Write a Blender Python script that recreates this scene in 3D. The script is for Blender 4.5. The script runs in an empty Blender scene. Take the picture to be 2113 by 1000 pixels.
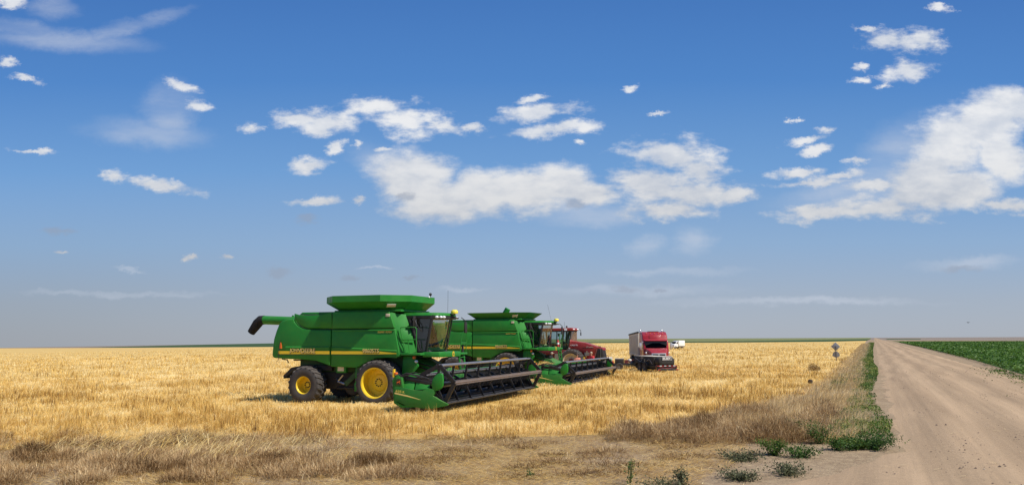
import bpy, bmesh, math, random
import numpy as np
from mathutils import Vector, Matrix
R = math.radians
rng = np.random.default_rng(7)
random.seed(7)
S = bpy.context.scene
COL = S.collection

# ------------------------------------------------------------------ camera, sky, sun, exposure
FPX, CXP, CYP, CAMH = 1566., 1056.5, 500., 2.7      # photo focal length / centre in photo pixels, eye height
PITCH, ROLL = math.atan(199 / FPX), math.atan(.0044)
cam_d = bpy.data.cameras.new('camera'); cam = bpy.data.objects.new('camera', cam_d); COL.objects.link(cam)
cam_d.sensor_width = 36; cam_d.lens = 36 * FPX / 2113
cam_d.clip_end = 30000; cam_d.clip_start = .1
cam.location = (0, 0, CAMH)
cam.matrix_world = Matrix.Translation((0, 0, CAMH)) @ Matrix.Rotation(R(90) + PITCH, 4, 'X') @ Matrix.Rotation(-ROLL, 4, 'Z')
S.camera = cam
SUN_AZ, SUN_EL = 122., 50.
S.view_settings.view_transform = 'Standard'; S.view_settings.look = 'None'
S.view_settings.gamma = 1; S.view_settings.exposure = 0.22; S.view_settings.use_curve_mapping = False
sun_d = bpy.data.lights.new('sun', 'SUN'); sun_d.energy = 4.6; sun_d.angle = R(.55); sun_d.color = (1, .94, .85)
sun = bpy.data.objects.new('sun', sun_d); COL.objects.link(sun)
sv = Vector((math.sin(R(SUN_AZ)) * math.cos(R(SUN_EL)), math.cos(R(SUN_AZ)) * math.cos(R(SUN_EL)), math.sin(R(SUN_EL))))
sun.rotation_euler = sv.to_track_quat('Z', 'Y').to_euler(); sun.location = (40, -20, 60)

def ray(x, y):
    """viewing direction measured for a point of the photograph"""
    u = (x - CXP) / FPX; v = (CYP - y) / FPX
    c, s = math.cos(ROLL), math.sin(ROLL)
    u2 = c * u + s * v; v2 = -s * u + c * v
    return (u2, math.cos(PITCH) - v2 * math.sin(PITCH), math.sin(PITCH) + v2 * math.cos(PITCH))
TILT = .012
def gz(x, y=0): return TILT * np.minimum(x, 0)
def gp(x, y):
    """ground point under a measured photo point"""
    r = ray(x, y)
    k = TILT if r[0] < 0 else 0
    t = CAMH / max(1e-5, -(r[2] - k * r[0]))
    t = min(t, 9000)
    return (r[0] * t, r[1] * t)

W = bpy.data.worlds.new('World'); S.world = W; W.use_nodes = True
def build_world():
    nt = W.node_tree; nd = nt.nodes; lk = nt.links
    for n in list(nd): nd.remove(n)
    def N(t, **k):
        n = nd.new(t)
        for a, b in k.items(): setattr(n, a, b)
        return n
    def M(op, a, b=None, c=None, clamp=False):
        n = N('ShaderNodeMath', operation=op, use_clamp=clamp)
        for i, v in enumerate((a, b, c)):
            if v is None: continue
            if isinstance(v, (int, float)): n.inputs[i].default_value = v
            else: lk.new(v, n.inputs[i])
        return n.outputs[0]
    def MR(v, a, b, c=0., d=1., smooth=True):
        n = N('ShaderNodeMapRange'); n.interpolation_type = 'SMOOTHSTEP' if smooth else 'LINEAR'
        lk.new(v, n.inputs[0])
        for i, q in zip((1, 2, 3, 4), (a, b, c, d)): n.inputs[i].default_value = q
        return n.outputs[0]
    def MIX(f, a, b, mode='MIX'):
        n = N('ShaderNodeMix', data_type='RGBA', blend_type=mode)
        for i, v in ((0, f), (6, a), (7, b)):
            if isinstance(v, (int, float)): n.inputs[i].default_value = v
            elif isinstance(v, tuple): n.inputs[i].default_value = (*v, 1)
            else: lk.new(v, n.inputs[i])
        return n.outputs[2]
    sky = N('ShaderNodeTexSky', sky_type='NISHITA'); sky.sun_disc = False
    sky.sun_elevation = R(SUN_EL); sky.sun_rotation = R(SUN_AZ); sky.altitude = 900
    sky.air_density = 1.0; sky.dust_density = 0.6; sky.ozone_density = 2.0
    tc = N('ShaderNodeTexCoord'); sep = N('ShaderNodeSeparateXYZ'); lk.new(tc.outputs['Generated'], sep.inputs[0])
    ya = M('MAXIMUM', M('ABSOLUTE', sep.outputs[1]), .05)
    u = M('DIVIDE', sep.outputs[0], ya); w = M('DIVIDE', sep.outputs[2], ya)
    cmb = N('ShaderNodeCombineXYZ'); lk.new(u, cmb.inputs[0]); lk.new(w, cmb.inputs[1])
    P = cmb.outputs[0]
    # tint of the sky with height (hazy grey low down, deep blue high up)
    rmp = N('ShaderNodeValToRGB'); lk.new(M('MULTIPLY', w, 1.6, clamp=True), rmp.inputs[0])
    cr = rmp.color_ramp
    st = SKY_STOPS
    cr.elements[0].position = st[0][0]; cr.elements[0].color = (*st[0][1], 1)
    cr.elements[1].position = st[-1][0]; cr.elements[1].color = (*st[-1][1], 1)
    for p, c in st[1:-1]:
        e = cr.elements.new(p); e.color = (*c, 1)
    base = MIX(SKY_MIX, sky.outputs[0], rmp.outputs[0])
    # darker haze to the left of the view
    side = MR(u, -.8, .1, .80, 1.0)
    lowm = MR(w, 0.0, .22, 1.0, 0.0)
    sh = M('SUBTRACT', 1.0, M('MULTIPLY', lowm, M('SUBTRACT', 1.0, side)))
    cs = N('ShaderNodeCombineColor'); [lk.new(sh, cs.inputs[i]) for i in range(3)]
    base = MIX(1.0, base, cs.outputs[0], 'MULTIPLY')
    def noise(scale, detail, rough=.55, stretch=(1, 1, 1), off=(0, 0, 0)):
        mp = N('ShaderNodeMapping'); lk.new(P, mp.inputs[0]); mp.inputs['Scale'].default_value = stretch; mp.inputs['Location'].default_value = off
        n = N('ShaderNodeTexNoise'); lk.new(mp.outputs[0], n.inputs['Vector'])
        n.inputs['Scale'].default_value = scale; n.inputs['Detail'].default_value = detail; n.inputs['Roughness'].default_value = rough
        return n
    wob = noise(11, 9, .72, (1, 1.7, 1))
    vm = N('ShaderNodeVectorMath', operation='MULTIPLY_ADD'); lk.new(wob.outputs['Color'], vm.inputs[0])
    vm.inputs[1].default_value = (.075, .04, 0); vm.inputs[2].default_value = (-.0375, -.02, 0)
    va = N('ShaderNodeVectorMath', operation='ADD'); lk.new(P, va.inputs[0]); lk.new(vm.outputs[0], va.inputs[1])
    PW = va.outputs[0]
    def field(blobs):
        d = None; V = PW
        for i, b in enumerate(blobs):
            if i and i % 6 == 0:      # keeps the shader stack small: evaluate the blobs in batches
                a2 = N('ShaderNodeVectorMath', operation='ADD'); lk.new(PW, a2.inputs[0]); lk.new(M('MULTIPLY', d, 1e-7), a2.inputs[1]); V = a2.outputs[0]
            cx, cy, rx, ry = b[:4]; rot = b[4] if len(b) > 4 else 0
            r = ray(cx, cy); cu, cw = r[0] / r[1], r[2] / r[1]
            mp = N('ShaderNodeMapping', vector_type='TEXTURE'); lk.new(V, mp.inputs[0])
            mp.inputs['Location'].default_value = (cu, cw, 0)
            mp.inputs['Rotation'].default_value = (0, 0, R(-rot))
            k = 1 / (FPX * .98)
            mp.inputs['Scale'].default_value = (rx * k, ry * k, 1)
            ln = N('ShaderNodeVectorMath', operation='LENGTH'); lk.new(mp.outputs[0], ln.inputs[0])
            d = ln.outputs['Value'] if d is None else M('SMOOTH_MIN', d, ln.outputs['Value'], .12)
        return d
    nf = noise(24, 9, .60, (1, 2.1, 1)).outputs['Fac']
    nb = noise(7, 4, .5, (1, 1.7, 1), (3, 1, 0)).outputs['Fac']
    nw = noise(10, 6, .55, (.6, 2.4, 1), (7, 2, 0)).outputs['Fac']
    d1 = field(CUMULUS)
    v1 = M('ADD', M('SUBTRACT', 1.30, d1), M('MULTIPLY', M('SUBTRACT', nf, .5), 2.7))
    dens = MR(v1, 0.0, 1.05, 0, .97)
    # soft masses
    d3 = field(SOFT)
    v3 = M('ADD', M('SUBTRACT', 1.42, d3), M('MULTIPLY', M('SUBTRACT', nf, .5), 1.0))
    dens3 = MR(v3, 0.0, .80, 0, .98)
    dens = M('MAXIMUM', dens, dens3)
    d2 = field(WISPS)
    v2 = M('MULTIPLY', MR(d2, 1.25, .1, 0, 1), MR(nw, .25, .7, .25, 1.0))
    wis = M('MULTIPLY', v2, .58)
    d4 = field(GREYS)
    gre = M('MULTIPLY', MR(M('ADD', d4, M('MULTIPLY', M('SUBTRACT', nf, .5), 1.2)), 1.1, .3, 0, 1), .5)
    shade = MR(M('ADD', M('MULTIPLY', nb, .55), M('MULTIPLY', nf, .45)), .36, .62, 0, 1)
    ccol = MIX(shade, CLOUD_DARK, CLOUD_LIGHT)
    lowc = MR(w, .05, .3, 0, 1)
    ccol = MIX(lowc, MIX(.35, ccol, (.5, .52, .56)), ccol)
    bg_scale = 1.0
    out = MIX(wis, base, CLOUD_WISP)
    out = MIX(dens, out, ccol)
    out = MIX(gre, out, CLOUD_GREY)
    bg = N('ShaderNodeBackground'); lk.new(out, bg.inputs[0]); bg.inputs[1].default_value = SKY_STRENGTH
    o = N('ShaderNodeOutputWorld'); lk.new(bg.outputs[0], o.inputs[0])
    W.cycles.sampling_method = 'MANUAL'; W.cycles.sample_map_resolution = 256
SKY_STRENGTH = .1
k_ = 1 / SKY_STRENGTH * 2 ** -.22
def lin(r, g, b): return tuple((((c / 255) / 12.92) if c / 255 <= .04045 else ((c / 255 + .055) / 1.055) ** 2.4) * k_ for c in (r, g, b))
SKY_MIX = .9
SKY_STOPS = [(0.0, lin(166, 174, 188)), (.08, lin(160, 173, 193)), (.2, lin(141, 172, 208)), (.36, lin(110, 158, 212)), (.56, lin(78, 134, 202)), (.86, lin(58, 110, 183)), (1.0, lin(54, 102, 177))]
CLOUD_LIGHT = lin(238, 239, 241); CLOUD_DARK = lin(204, 211, 223); CLOUD_WISP = lin(200, 208, 222); CLOUD_GREY = lin(150, 160, 178)
CUMULUS = [(615, 242, 62, 20), (680, 252, 65, 24, 5), (780, 218, 70, 22), (835, 250, 85, 32, 8), (905, 255, 55, 18, 12), (975, 265, 24, 11), (660, 275, 40, 16),
    (515, 268, 24, 15), (630, 340, 45, 15, -8), (690, 302, 20, 11, -25), (735, 300, 12, 7), (645, 417, 52, 9, -4), (740, 410, 15, 8),
    (330, 378, 88, 13, 9), (240, 365, 28, 12), (375, 178, 36, 11, 14), (408, 214, 28, 13, 10),
    (1110, 235, 95, 19, -4), (1155, 268, 100, 14, -3), (1100, 207, 40, 8, -5), (1300, 183, 18, 8, -15), (1195, 294, 15, 6), (785, 305, 20, 6), (1360, 230, 22, 4, -8),
    (1390, 318, 95, 36, 5), (1345, 380, 85, 48), (1420, 395, 110, 40), (1510, 405, 55, 16), (1370, 432, 90, 22), (1450, 350, 60, 36),
    (1665, 290, 45, 8, -12), (1705, 270, 26, 8, -5), (1680, 307, 38, 8, -10), (1770, 333, 28, 8, -5), (1650, 357, 60, 11, -5), (1730, 365, 60, 9, -8), (1680, 378, 90, 8, -3), (1640, 247, 15, 4),
    (1700, 438, 95, 16, -3), (1830, 428, 150, 26, -3), (1800, 388, 70, 12, -5), (2060, 425, 100, 17, 0),
    (1845, 85, 72, 22, 5), (1905, 85, 42, 28), (1872, 150, 50, 22, -15), (1830, 175, 25, 7, -20), (1780, 138, 22, 8), (1780, 163, 22, 8), (1785, 62, 22, 6, 10), (1935, 15, 25, 9, 15),
    (25, 8, 38, 14), (12, 130, 17, 9, 10), (60, 165, 35, 6, 10), (70, 313, 48, 5, 5), (390, 527, 18, 6), (470, 528, 12, 5), (115, 524, 18, 4)]
SOFT = [(855, 365, 80, 52, 10), (905, 412, 85, 42), (1000, 395, 75, 42), (1090, 395, 75, 42), (1160, 380, 62, 42), (1220, 398, 60, 22), (1900, 370, 90, 45, -35), (1960, 300, 72, 66, -50), (2035, 250, 85, 50, -25), (2095, 220, 60, 35), (2065, 320, 45, 65, -50), (1970, 395, 90, 36, -12)]
WISPS = [(130, 85, 190, 26, 3), (270, 55, 130, 20, -18), (300, 275, 140, 35, 5), (350, 230, 60, 70, 30), (1330, 505, 42, 22, -10), (1430, 500, 52, 30), (1990, 542, 110, 16, -3), (950, 600, 60, 6), (270, 555, 40, 4), (780, 553, 35, 4), (1400, 560, 150, 10), (40, 60, 120, 20, 10), (110, 20, 60, 30), (1330, 600, 200, 12), (1830, 330, 130, 60, -40), (1740, 400, 150, 40, -10), (790, 335, 80, 40, 20), (1230, 440, 120, 30), (1650, 622, 300, 9), (260, 606, 200, 7)]
GREYS = [(575, 558, 35, 11), (635, 458, 34, 14), (845, 403, 24, 13), (1190, 422, 34, 12), (730, 578, 25, 8), (845, 576, 20, 6), (1290, 598, 36, 10), (1360, 598, 16, 6), (1975, 552, 50, 11), (120, 478, 45, 10)]
build_world()

# ------------------------------------------------------------------ materials
MATS = {}
def mat(name, col, rough=.5, metal=0., coat=0., var=.0, vscale=3., dust=0., dustcol=(.35, .27, .17), bump=0., bscale=40., spec=.5, trans=0.):
    m = bpy.data.materials.new(name); m.use_nodes = True; nt = m.node_tree; nd = nt.nodes; lk = nt.links
    b = nd['Principled BSDF']; b.inputs['Base Color'].default_value = (*col, 1); b.inputs['Roughness'].default_value = rough
    b.inputs['Metallic'].default_value = metal; b.inputs['Coat Weight'].default_value = coat; b.inputs['Coat Roughness'].default_value = .12
    b.inputs['Specular IOR Level'].default_value = spec
    tc = nd.new('ShaderNodeTexCoord'); src = None
    if var or dust:
        n = nd.new('ShaderNodeTexNoise'); n.inputs['Scale'].default_value = vscale; n.inputs['Detail'].default_value = 6; n.inputs['Roughness'].default_value = .65
        lk.new(tc.outputs['Object'], n.inputs['Vector'])
        hv = nd.new('ShaderNodeHueSaturation'); hv.inputs['Color'].default_value = (*col, 1)
        mr = nd.new('ShaderNodeMapRange'); lk.new(n.outputs['Fac'], mr.inputs[0]); mr.inputs[1].default_value = .3; mr.inputs[2].default_value = .7
        mr.inputs[3].default_value = 1 - var; mr.inputs[4].default_value = 1 + var; lk.new(mr.outputs[0], hv.inputs['Value'])
        src = hv.outputs[0]
        if dust:
            n2 = nd.new('ShaderNodeTexNoise'); n2.inputs['Scale'].default_value = vscale * 2.3; n2.inputs['Detail'].default_value = 8; n2.inputs['Roughness'].default_value = .7
            lk.new(tc.outputs['Object'], n2.inputs['Vector'])
            m2 = nd.new('ShaderNodeMapRange'); lk.new(n2.outputs['Fac'], m2.inputs[0]); m2.inputs[1].default_value = .38; m2.inputs[2].default_value = .72
            m2.inputs[3].default_value = dust * .25; m2.inputs[4].default_value = dust
            ge = nd.new('ShaderNodeNewGeometry'); sp = nd.new('ShaderNodeSeparateXYZ'); lk.new(ge.outputs['Normal'], sp.inputs[0])
            m4 = nd.new('ShaderNodeMapRange'); lk.new(sp.outputs[2], m4.inputs[0]); m4.inputs[1].default_value = .35; m4.inputs[2].default_value = .95; m4.inputs[4].default_value = 2.2   # dust settles on upward faces
            m5 = nd.new('ShaderNodeMath'); m5.operation = 'MULTIPLY_ADD'; m5.use_clamp = True; lk.new(m2.outputs[0], m5.inputs[0]); lk.new(m4.outputs[0], m5.inputs[1]); lk.new(m2.outputs[0], m5.inputs[2])
            mx = nd.new('ShaderNodeMix'); mx.data_type = 'RGBA'; lk.new(m5.outputs[0], mx.inputs[0]); lk.new(src, mx.inputs[6]); mx.inputs[7].default_value = (*dustcol, 1)
            src = mx.outputs[2]
            m3 = nd.new('ShaderNodeMapRange'); lk.new(n2.outputs['Fac'], m3.inputs[0]); m3.inputs[1].default_value = .35; m3.inputs[2].default_value = .7
            m3.inputs[3].default_value = rough; m3.inputs[4].default_value = min(1, rough + .3); lk.new(m3.outputs[0], b.inputs['Roughness'])
        lk.new(src, b.inputs['Base Color'])
    if bump:
        nb = nd.new('ShaderNodeTexNoise'); nb.inputs['Scale'].default_value = bscale; nb.inputs['Detail'].default_value = 5; lk.new(tc.outputs['Object'], nb.inputs['Vector'])
        bp = nd.new('ShaderNodeBump'); bp.inputs['Strength'].default_value = bump; bp.inputs['Distance'].default_value = .03
        lk.new(nb.outputs['Fac'], bp.inputs['Height']); lk.new(bp.outputs[0], b.inputs['Normal'])
    MATS[name] = m; return m
def glass_mat(name, tint, refl=.09, see=.75):
    m = bpy.data.materials.new(name); m.use_nodes = True; nt = m.node_tree; nd = nt.nodes; lk = nt.links
    nd.remove(nd['Principled BSDF']); out = nd['Material Output']
    tr = nd.new('ShaderNodeBsdfTransparent'); tr.inputs[0].default_value = (*[c * see for c in tint], 1)
    gl = nd.new('ShaderNodeBsdfGlossy'); gl.inputs['Roughness'].default_value = .03; gl.inputs[0].default_value = (1, 1, 1, 1)
    fr = nd.new('ShaderNodeFresnel'); fr.inputs[0].default_value = 1.5
    ad = nd.new('ShaderNodeMath'); ad.operation = 'ADD'; ad.inputs[1].default_value = refl; lk.new(fr.outputs[0], ad.inputs[0])
    mx = nd.new('ShaderNodeMixShader'); lk.new(ad.outputs[0], mx.inputs[0]); lk.new(tr.outputs[0], mx.inputs[1]); lk.new(gl.outputs[0], mx.inputs[2])
    lk.new(mx.outputs[0], out.inputs[0]); MATS[name] = m; return m
mat('green', (.010, .195, .017), .42, coat=.12, var=.14, vscale=1.1, dust=.05, spec=.3)
mat('green_dusty', (.011, .165, .017), .55, coat=.05, var=.16, vscale=2, dust=.10, spec=.3)
mat('green_dark', (.008, .07, .018), .6, var=.2, vscale=3, dust=.12)
mat('black', (.013, .013, .013), .5, var=.2, dust=.04, vscale=4)
mat('black_gloss', (.012, .012, .012), .35, var=.1)
mat('reel_black', (.010, .009, .009), .40, var=.25, vscale=5, dust=.035)
mat('bat_metal', (.34, .33, .32), .36, metal=.8, var=.2, vscale=6, dust=.12, dustcol=(.25, .2, .16))
mat('bat_brown', (.13, .10, .085), .45, metal=.2, var=.25, vscale=6, dust=.35, dustcol=(.25, .19, .14))
mat('steel', (.45, .45, .45), .35, metal=.9, var=.15)
mat('yellow', (.82, .58, .012), .4, coat=.3, var=.06, vscale=2, dust=.08)
mat('yellow_decal', (.78, .55, .02), .45)
mat('cream_letter', (.80, .62, .20), .5)
mat('dark_letter', (.05, .035, .01), .6)
mat('gold_letter', (.75, .58, .10), .5)
mat('rubber', (.040, .038, .037), .85, var=.25, vscale=4, dust=.35, dustcol=(.13, .105, .085), bump=.2)
mat('white', (.78, .78, .76), .45, var=.05)
mat('spout_rubber', (.022, .022, .023), .85, var=.2, spec=.15)
mat('yellow_dome', (.82, .68, .07), .4)
mat('offwhite', (.62, .58, .50), .6, var=.1, dust=.2)
mat('lamp_glass', (.85, .85, .85), .15, coat=1)
mat('orange', (.8, .16, .02), .4)
mat('interior', (.05, .05, .055), .8, var=.3)
mat('matt_brown', (.30, .23, .15), .8, var=.3, vscale=5)
mat('red_tractor', (.28, .008, .011), .42, coat=.15, var=.12, vscale=1.5, dust=.12)
mat('red_truck', (.31, .007, .015), .35, coat=.3, var=.08, vscale=1.5, dust=.04, spec=.35)
mat('red_dark', (.14, .008, .010), .5, var=.15, dust=.1)
mat('red_mark', (.42, .03, .03), .5)
mat('chrome', (.62, .60, .57), .32, metal=.6)
mat('wheel_tan', (.52, .46, .34), .5, var=.1, dust=.2)
mat('trailer_tan', (.60, .53, .42), .55, var=.1, vscale=1, dust=.2)
mat('tarp', (.03, .03, .03), .8)
mat('tank_black', (.012, .013, .014), .55, var=.2, dust=.07)
mat('sign_back', (.33, .33, .34), .5, metal=.4, var=.1)
mat('post', (.13, .12, .11), .7, var=.2)
mat('skin', (.45, .25, .17), .6)
mat('hair', (.05, .03, .02), .7)
mat('shirt_white', (.72, .68, .60), .85, var=.08, vscale=8)
mat('shirt_salmon', (.62, .24, .17), .85, var=.08, vscale=8)
mat('shirt_red', (.55, .03, .04), .85, var=.08, vscale=8)
mat('trousers', (.06, .07, .11), .85, var=.15, vscale=8)
mat('cap_tan', (.45, .36, .26), .85)
mat('bird', (.02, .018, .017), .8)
mat('clod', (.06, .04, .025), .95, bump=.6)
mat('paper_label', (.62, .55, .40), .6, var=.15, vscale=12)
glass_mat('cab_glass', (.80, .92, .93), .06, .85)
glass_mat('dark_glass', (.25, .32, .32), -.035, .3)

def attr_mat(name, stops, rough=.8, translucent=.25, spec=.25):
    """plant material: per-blade tone attribute c -> colour"""
    m = bpy.data.materials.new(name); m.use_nodes = True; nt = m.node_tree; nd = nt.nodes; lk = nt.links
    b = nd['Principled BSDF']; b.inputs['Roughness'].default_value = rough; b.inputs['Specular IOR Level'].default_value = spec
    at = nd.new('ShaderNodeAttribute'); at.attribute_name = 'c'
    rp = nd.new('ShaderNodeValToRGB'); lk.new(at.outputs['Fac'], rp.inputs[0]); cr = rp.color_ramp
    cr.elements[0].position = stops[0][0]; cr.elements[0].color = (*stops[0][1], 1)
    cr.elements[1].position = stops[-1][0]; cr.elements[1].color = (*stops[-1][1], 1)
    for p, c in stops[1:-1]:
        e = cr.elements.new(p); e.color = (*c, 1)
    lk.new(rp.outputs[0], b.inputs['Base Color'])
    out = nd['Material Output']
    tl = nd.new('ShaderNodeBsdfTranslucent'); lk.new(rp.outputs[0], tl.inputs[0])
    mx = nd.new('ShaderNodeMixShader'); mx.inputs[0].default_value = translucent
    lk.new(b.outputs[0], mx.inputs[1]); lk.new(tl.outputs[0], mx.inputs[2]); lk.new(mx.outputs[0], out.inputs[0])
    MATS[name] = m; return m
attr_mat('straw', [(0, (.17, .085, .025)), (.25, (.50, .29, .07)), (.55, (.82, .57, .17)), (1, (.95, .80, .43))], translucent=.38)
attr_mat('dry_weed', [(0, (.07, .035, .010)), (.3, (.26, .15, .055)), (.65, (.52, .35, .17)), (1, (.80, .63, .36))])
attr_mat('pale_grass', [(0, (.34, .20, .06)), (.5, (.72, .50, .20)), (1, (.90, .72, .40))])
attr_mat('green_leaf', [(0, (.022, .055, .010)), (.5, (.065, .14, .02)), (.85, (.15, .20, .03)), (1, (.30, .30, .08))], rough=.55, translucent=.3)
attr_mat('bean_leaf', [(0, (.035, .09, .010)), (.5, (.085, .18, .020)), (1, (.17, .28, .05))], rough=.55, translucent=.3, spec=.3)
attr_mat('grey_leaf', [(0, (.05, .06, .03)), (.5, (.12, .13, .06)), (1, (.24, .22, .12))], rough=.7)

# ground materials (object = world coordinates because the sheets sit at the origin)
def ground_mat(name, c1, c2, c3, s1=.25, s2=6., bump=.4, rot=0., stretch=(1, 1, 1), rough=.95):
    m = bpy.data.materials.new(name); m.use_nodes = True; nt = m.node_tree; nd = nt.nodes; lk = nt.links
    b = nd['Principled BSDF']; b.inputs['Roughness'].default_value = rough; b.inputs['Specular IOR Level'].default_value = .15
    tc = nd.new('ShaderNodeTexCoord')
    mp = nd.new('ShaderNodeMapping'); mp.vector_type = 'TEXTURE'; lk.new(tc.outputs['Object'], mp.inputs[0]); mp.inputs['Rotation'].default_value = (0, 0, rot); mp.inputs['Scale'].default_value = stretch
    def nz(sc, det, v=mp.outputs[0]):
        n = nd.new('ShaderNodeTexNoise'); n.inputs['Scale'].default_value = sc; n.inputs['Detail'].default_value = det; n.inputs['Roughness'].default_value = .6
        lk.new(v, n.inputs['Vector']); return n.outputs['Fac']
    def rg(v, a, bb):
        n = nd.new('ShaderNodeMapRange'); lk.new(v, n.inputs[0]); n.inputs[1].default_value = a; n.inputs[2].default_value = bb; return n.outputs[0]
    def mx(f, a, bb):
        n = nd.new('ShaderNodeMix'); n.data_type = 'RGBA'
        lk.new(f, n.inputs[0])
        for i, v in ((6, a), (7, bb)):
            if isinstance(v, tuple): n.inputs[i].default_value = (*v, 1)
            else: lk.new(v, n.inputs[i])
        return n.outputs[2]
    a = mx(rg(nz(s1, 5), .35, .65), c1, c2)
    a = mx(rg(nz(s2, 6, tc.outputs['Object']), .45, .75), a, c3)
    lk.new(a, b.inputs['Base Color'])
    bp = nd.new('ShaderNodeBump'); bp.inputs['Strength'].default_value = bump; bp.inputs['Distance'].default_value = .05
    lk.new(nz(s2 * 2.5, 6, tc.outputs['Object']), bp.inputs['Height']); lk.new(bp.outputs[0], b.inputs['Normal'])
    MATS[name] = m; return m
ROAD_AZ = R(25.28)
ground_mat('soil', (.34, .25, .155), (.24, .17, .10), (.42, .32, .19), .6, 5., .8)
ground_mat('far_soil', (.22, .18, .145), (.26, .21, .16), (.2, .17, .14), .02, .2, .1)
ground_mat('stubble_floor', (.64, .44, .15), (.54, .35, .10), (.70, .51, .21), .05, .6, .5, rot=R(-20), stretch=(6, 1, 1))
ground_mat('far_green', (.035, .075, .022), (.045, .085, .026), (.04, .07, .025), .004, .05, .05)
ground_mat('far_pale', (.17, .19, .07), (.21, .21, .085), (.15, .17, .065), .003, .05, .05)
ground_mat('bean_floor', (.055, .10, .022), (.06, .085, .025), (.075, .13, .03), .05, .7, .5)
def road_mat():
    m = ground_mat('road', (.42, .30, .18), (.33, .23, .135), (.37, .265, .16), .55, 3.5, .5, rot=-ROAD_AZ, stretch=(1, 26, 1))
    nt = m.node_tree; nd = nt.nodes; lk = nt.links; b = nd['Principled BSDF']
    src = b.inputs['Base Color'].links[0].from_socket
    tc = nd.new('ShaderNodeTexCoord'); mp = nd.new('ShaderNodeMapping'); mp.vector_type = 'TEXTURE'; mp.inputs['Rotation'].default_value = (0, 0, -ROAD_AZ); lk.new(tc.outputs['Object'], mp.inputs[0])
    # packed pale wheel tracks along the road, wandering a little
    nz = nd.new('ShaderNodeTexNoise'); nz.inputs['Scale'].default_value = .07; nz.inputs['Detail'].default_value = 2; lk.new(mp.outputs[0], nz.inputs['Vector'])
    sx = nd.new('ShaderNodeSeparateXYZ'); lk.new(mp.outputs[0], sx.inputs[0])
    def M(op, a, c=None, d=None):
        n = nd.new('ShaderNodeMath'); n.operation = op
        for i, v in enumerate((a, c, d)):
            if v is None: continue
            if isinstance(v, (int, float)): n.inputs[i].default_value = v
            else: lk.new(v, n.inputs[i])
        return n.outputs[0]
    u = M('ADD', sx.outputs[0], M('MULTIPLY', M('SUBTRACT', nz.outputs['Fac'], .5), 2.2))
    w = M('SINE', M('MULTIPLY', u, 2 * math.pi / 1.9))
    fine = nd.new('ShaderNodeTexNoise'); fine.inputs['Scale'].default_value = 9; fine.inputs['Detail'].default_value = 8; fine.inputs['Roughness'].default_value = .75; lk.new(tc.outputs['Object'], fine.inputs['Vector'])
    st2 = nd.new('ShaderNodeMapping'); st2.inputs['Scale'].default_value = (3.5, .10, 1); lk.new(mp.outputs[0], st2.inputs[0])
    s2 = nd.new('ShaderNodeTexNoise'); s2.inputs['Scale'].default_value = 1; s2.inputs['Detail'].default_value = 6; lk.new(st2.outputs[0], s2.inputs['Vector'])
    v = M('ADD', M('ADD', 1.0, M('MULTIPLY', w, .12)), M('ADD', M('MULTIPLY', M('SUBTRACT', fine.outputs['Fac'], .5), .5), M('MULTIPLY', M('SUBTRACT', s2.outputs['Fac'], .5), .45)))
    hv = nd.new('ShaderNodeHueSaturation'); lk.new(src, hv.inputs['Color']); lk.new(v, hv.inputs['Value']); lk.new(hv.outputs[0], b.inputs['Base Color'])
    bp = [n for n in nd if n.type == 'BUMP'][0]
    lk.new(M('ADD', M('MULTIPLY', fine.outputs['Fac'], .6), M('MULTIPLY', s2.outputs['Fac'], .8)), bp.inputs['Height']); bp.inputs['Distance'].default_value = .06
road_mat()

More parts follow.
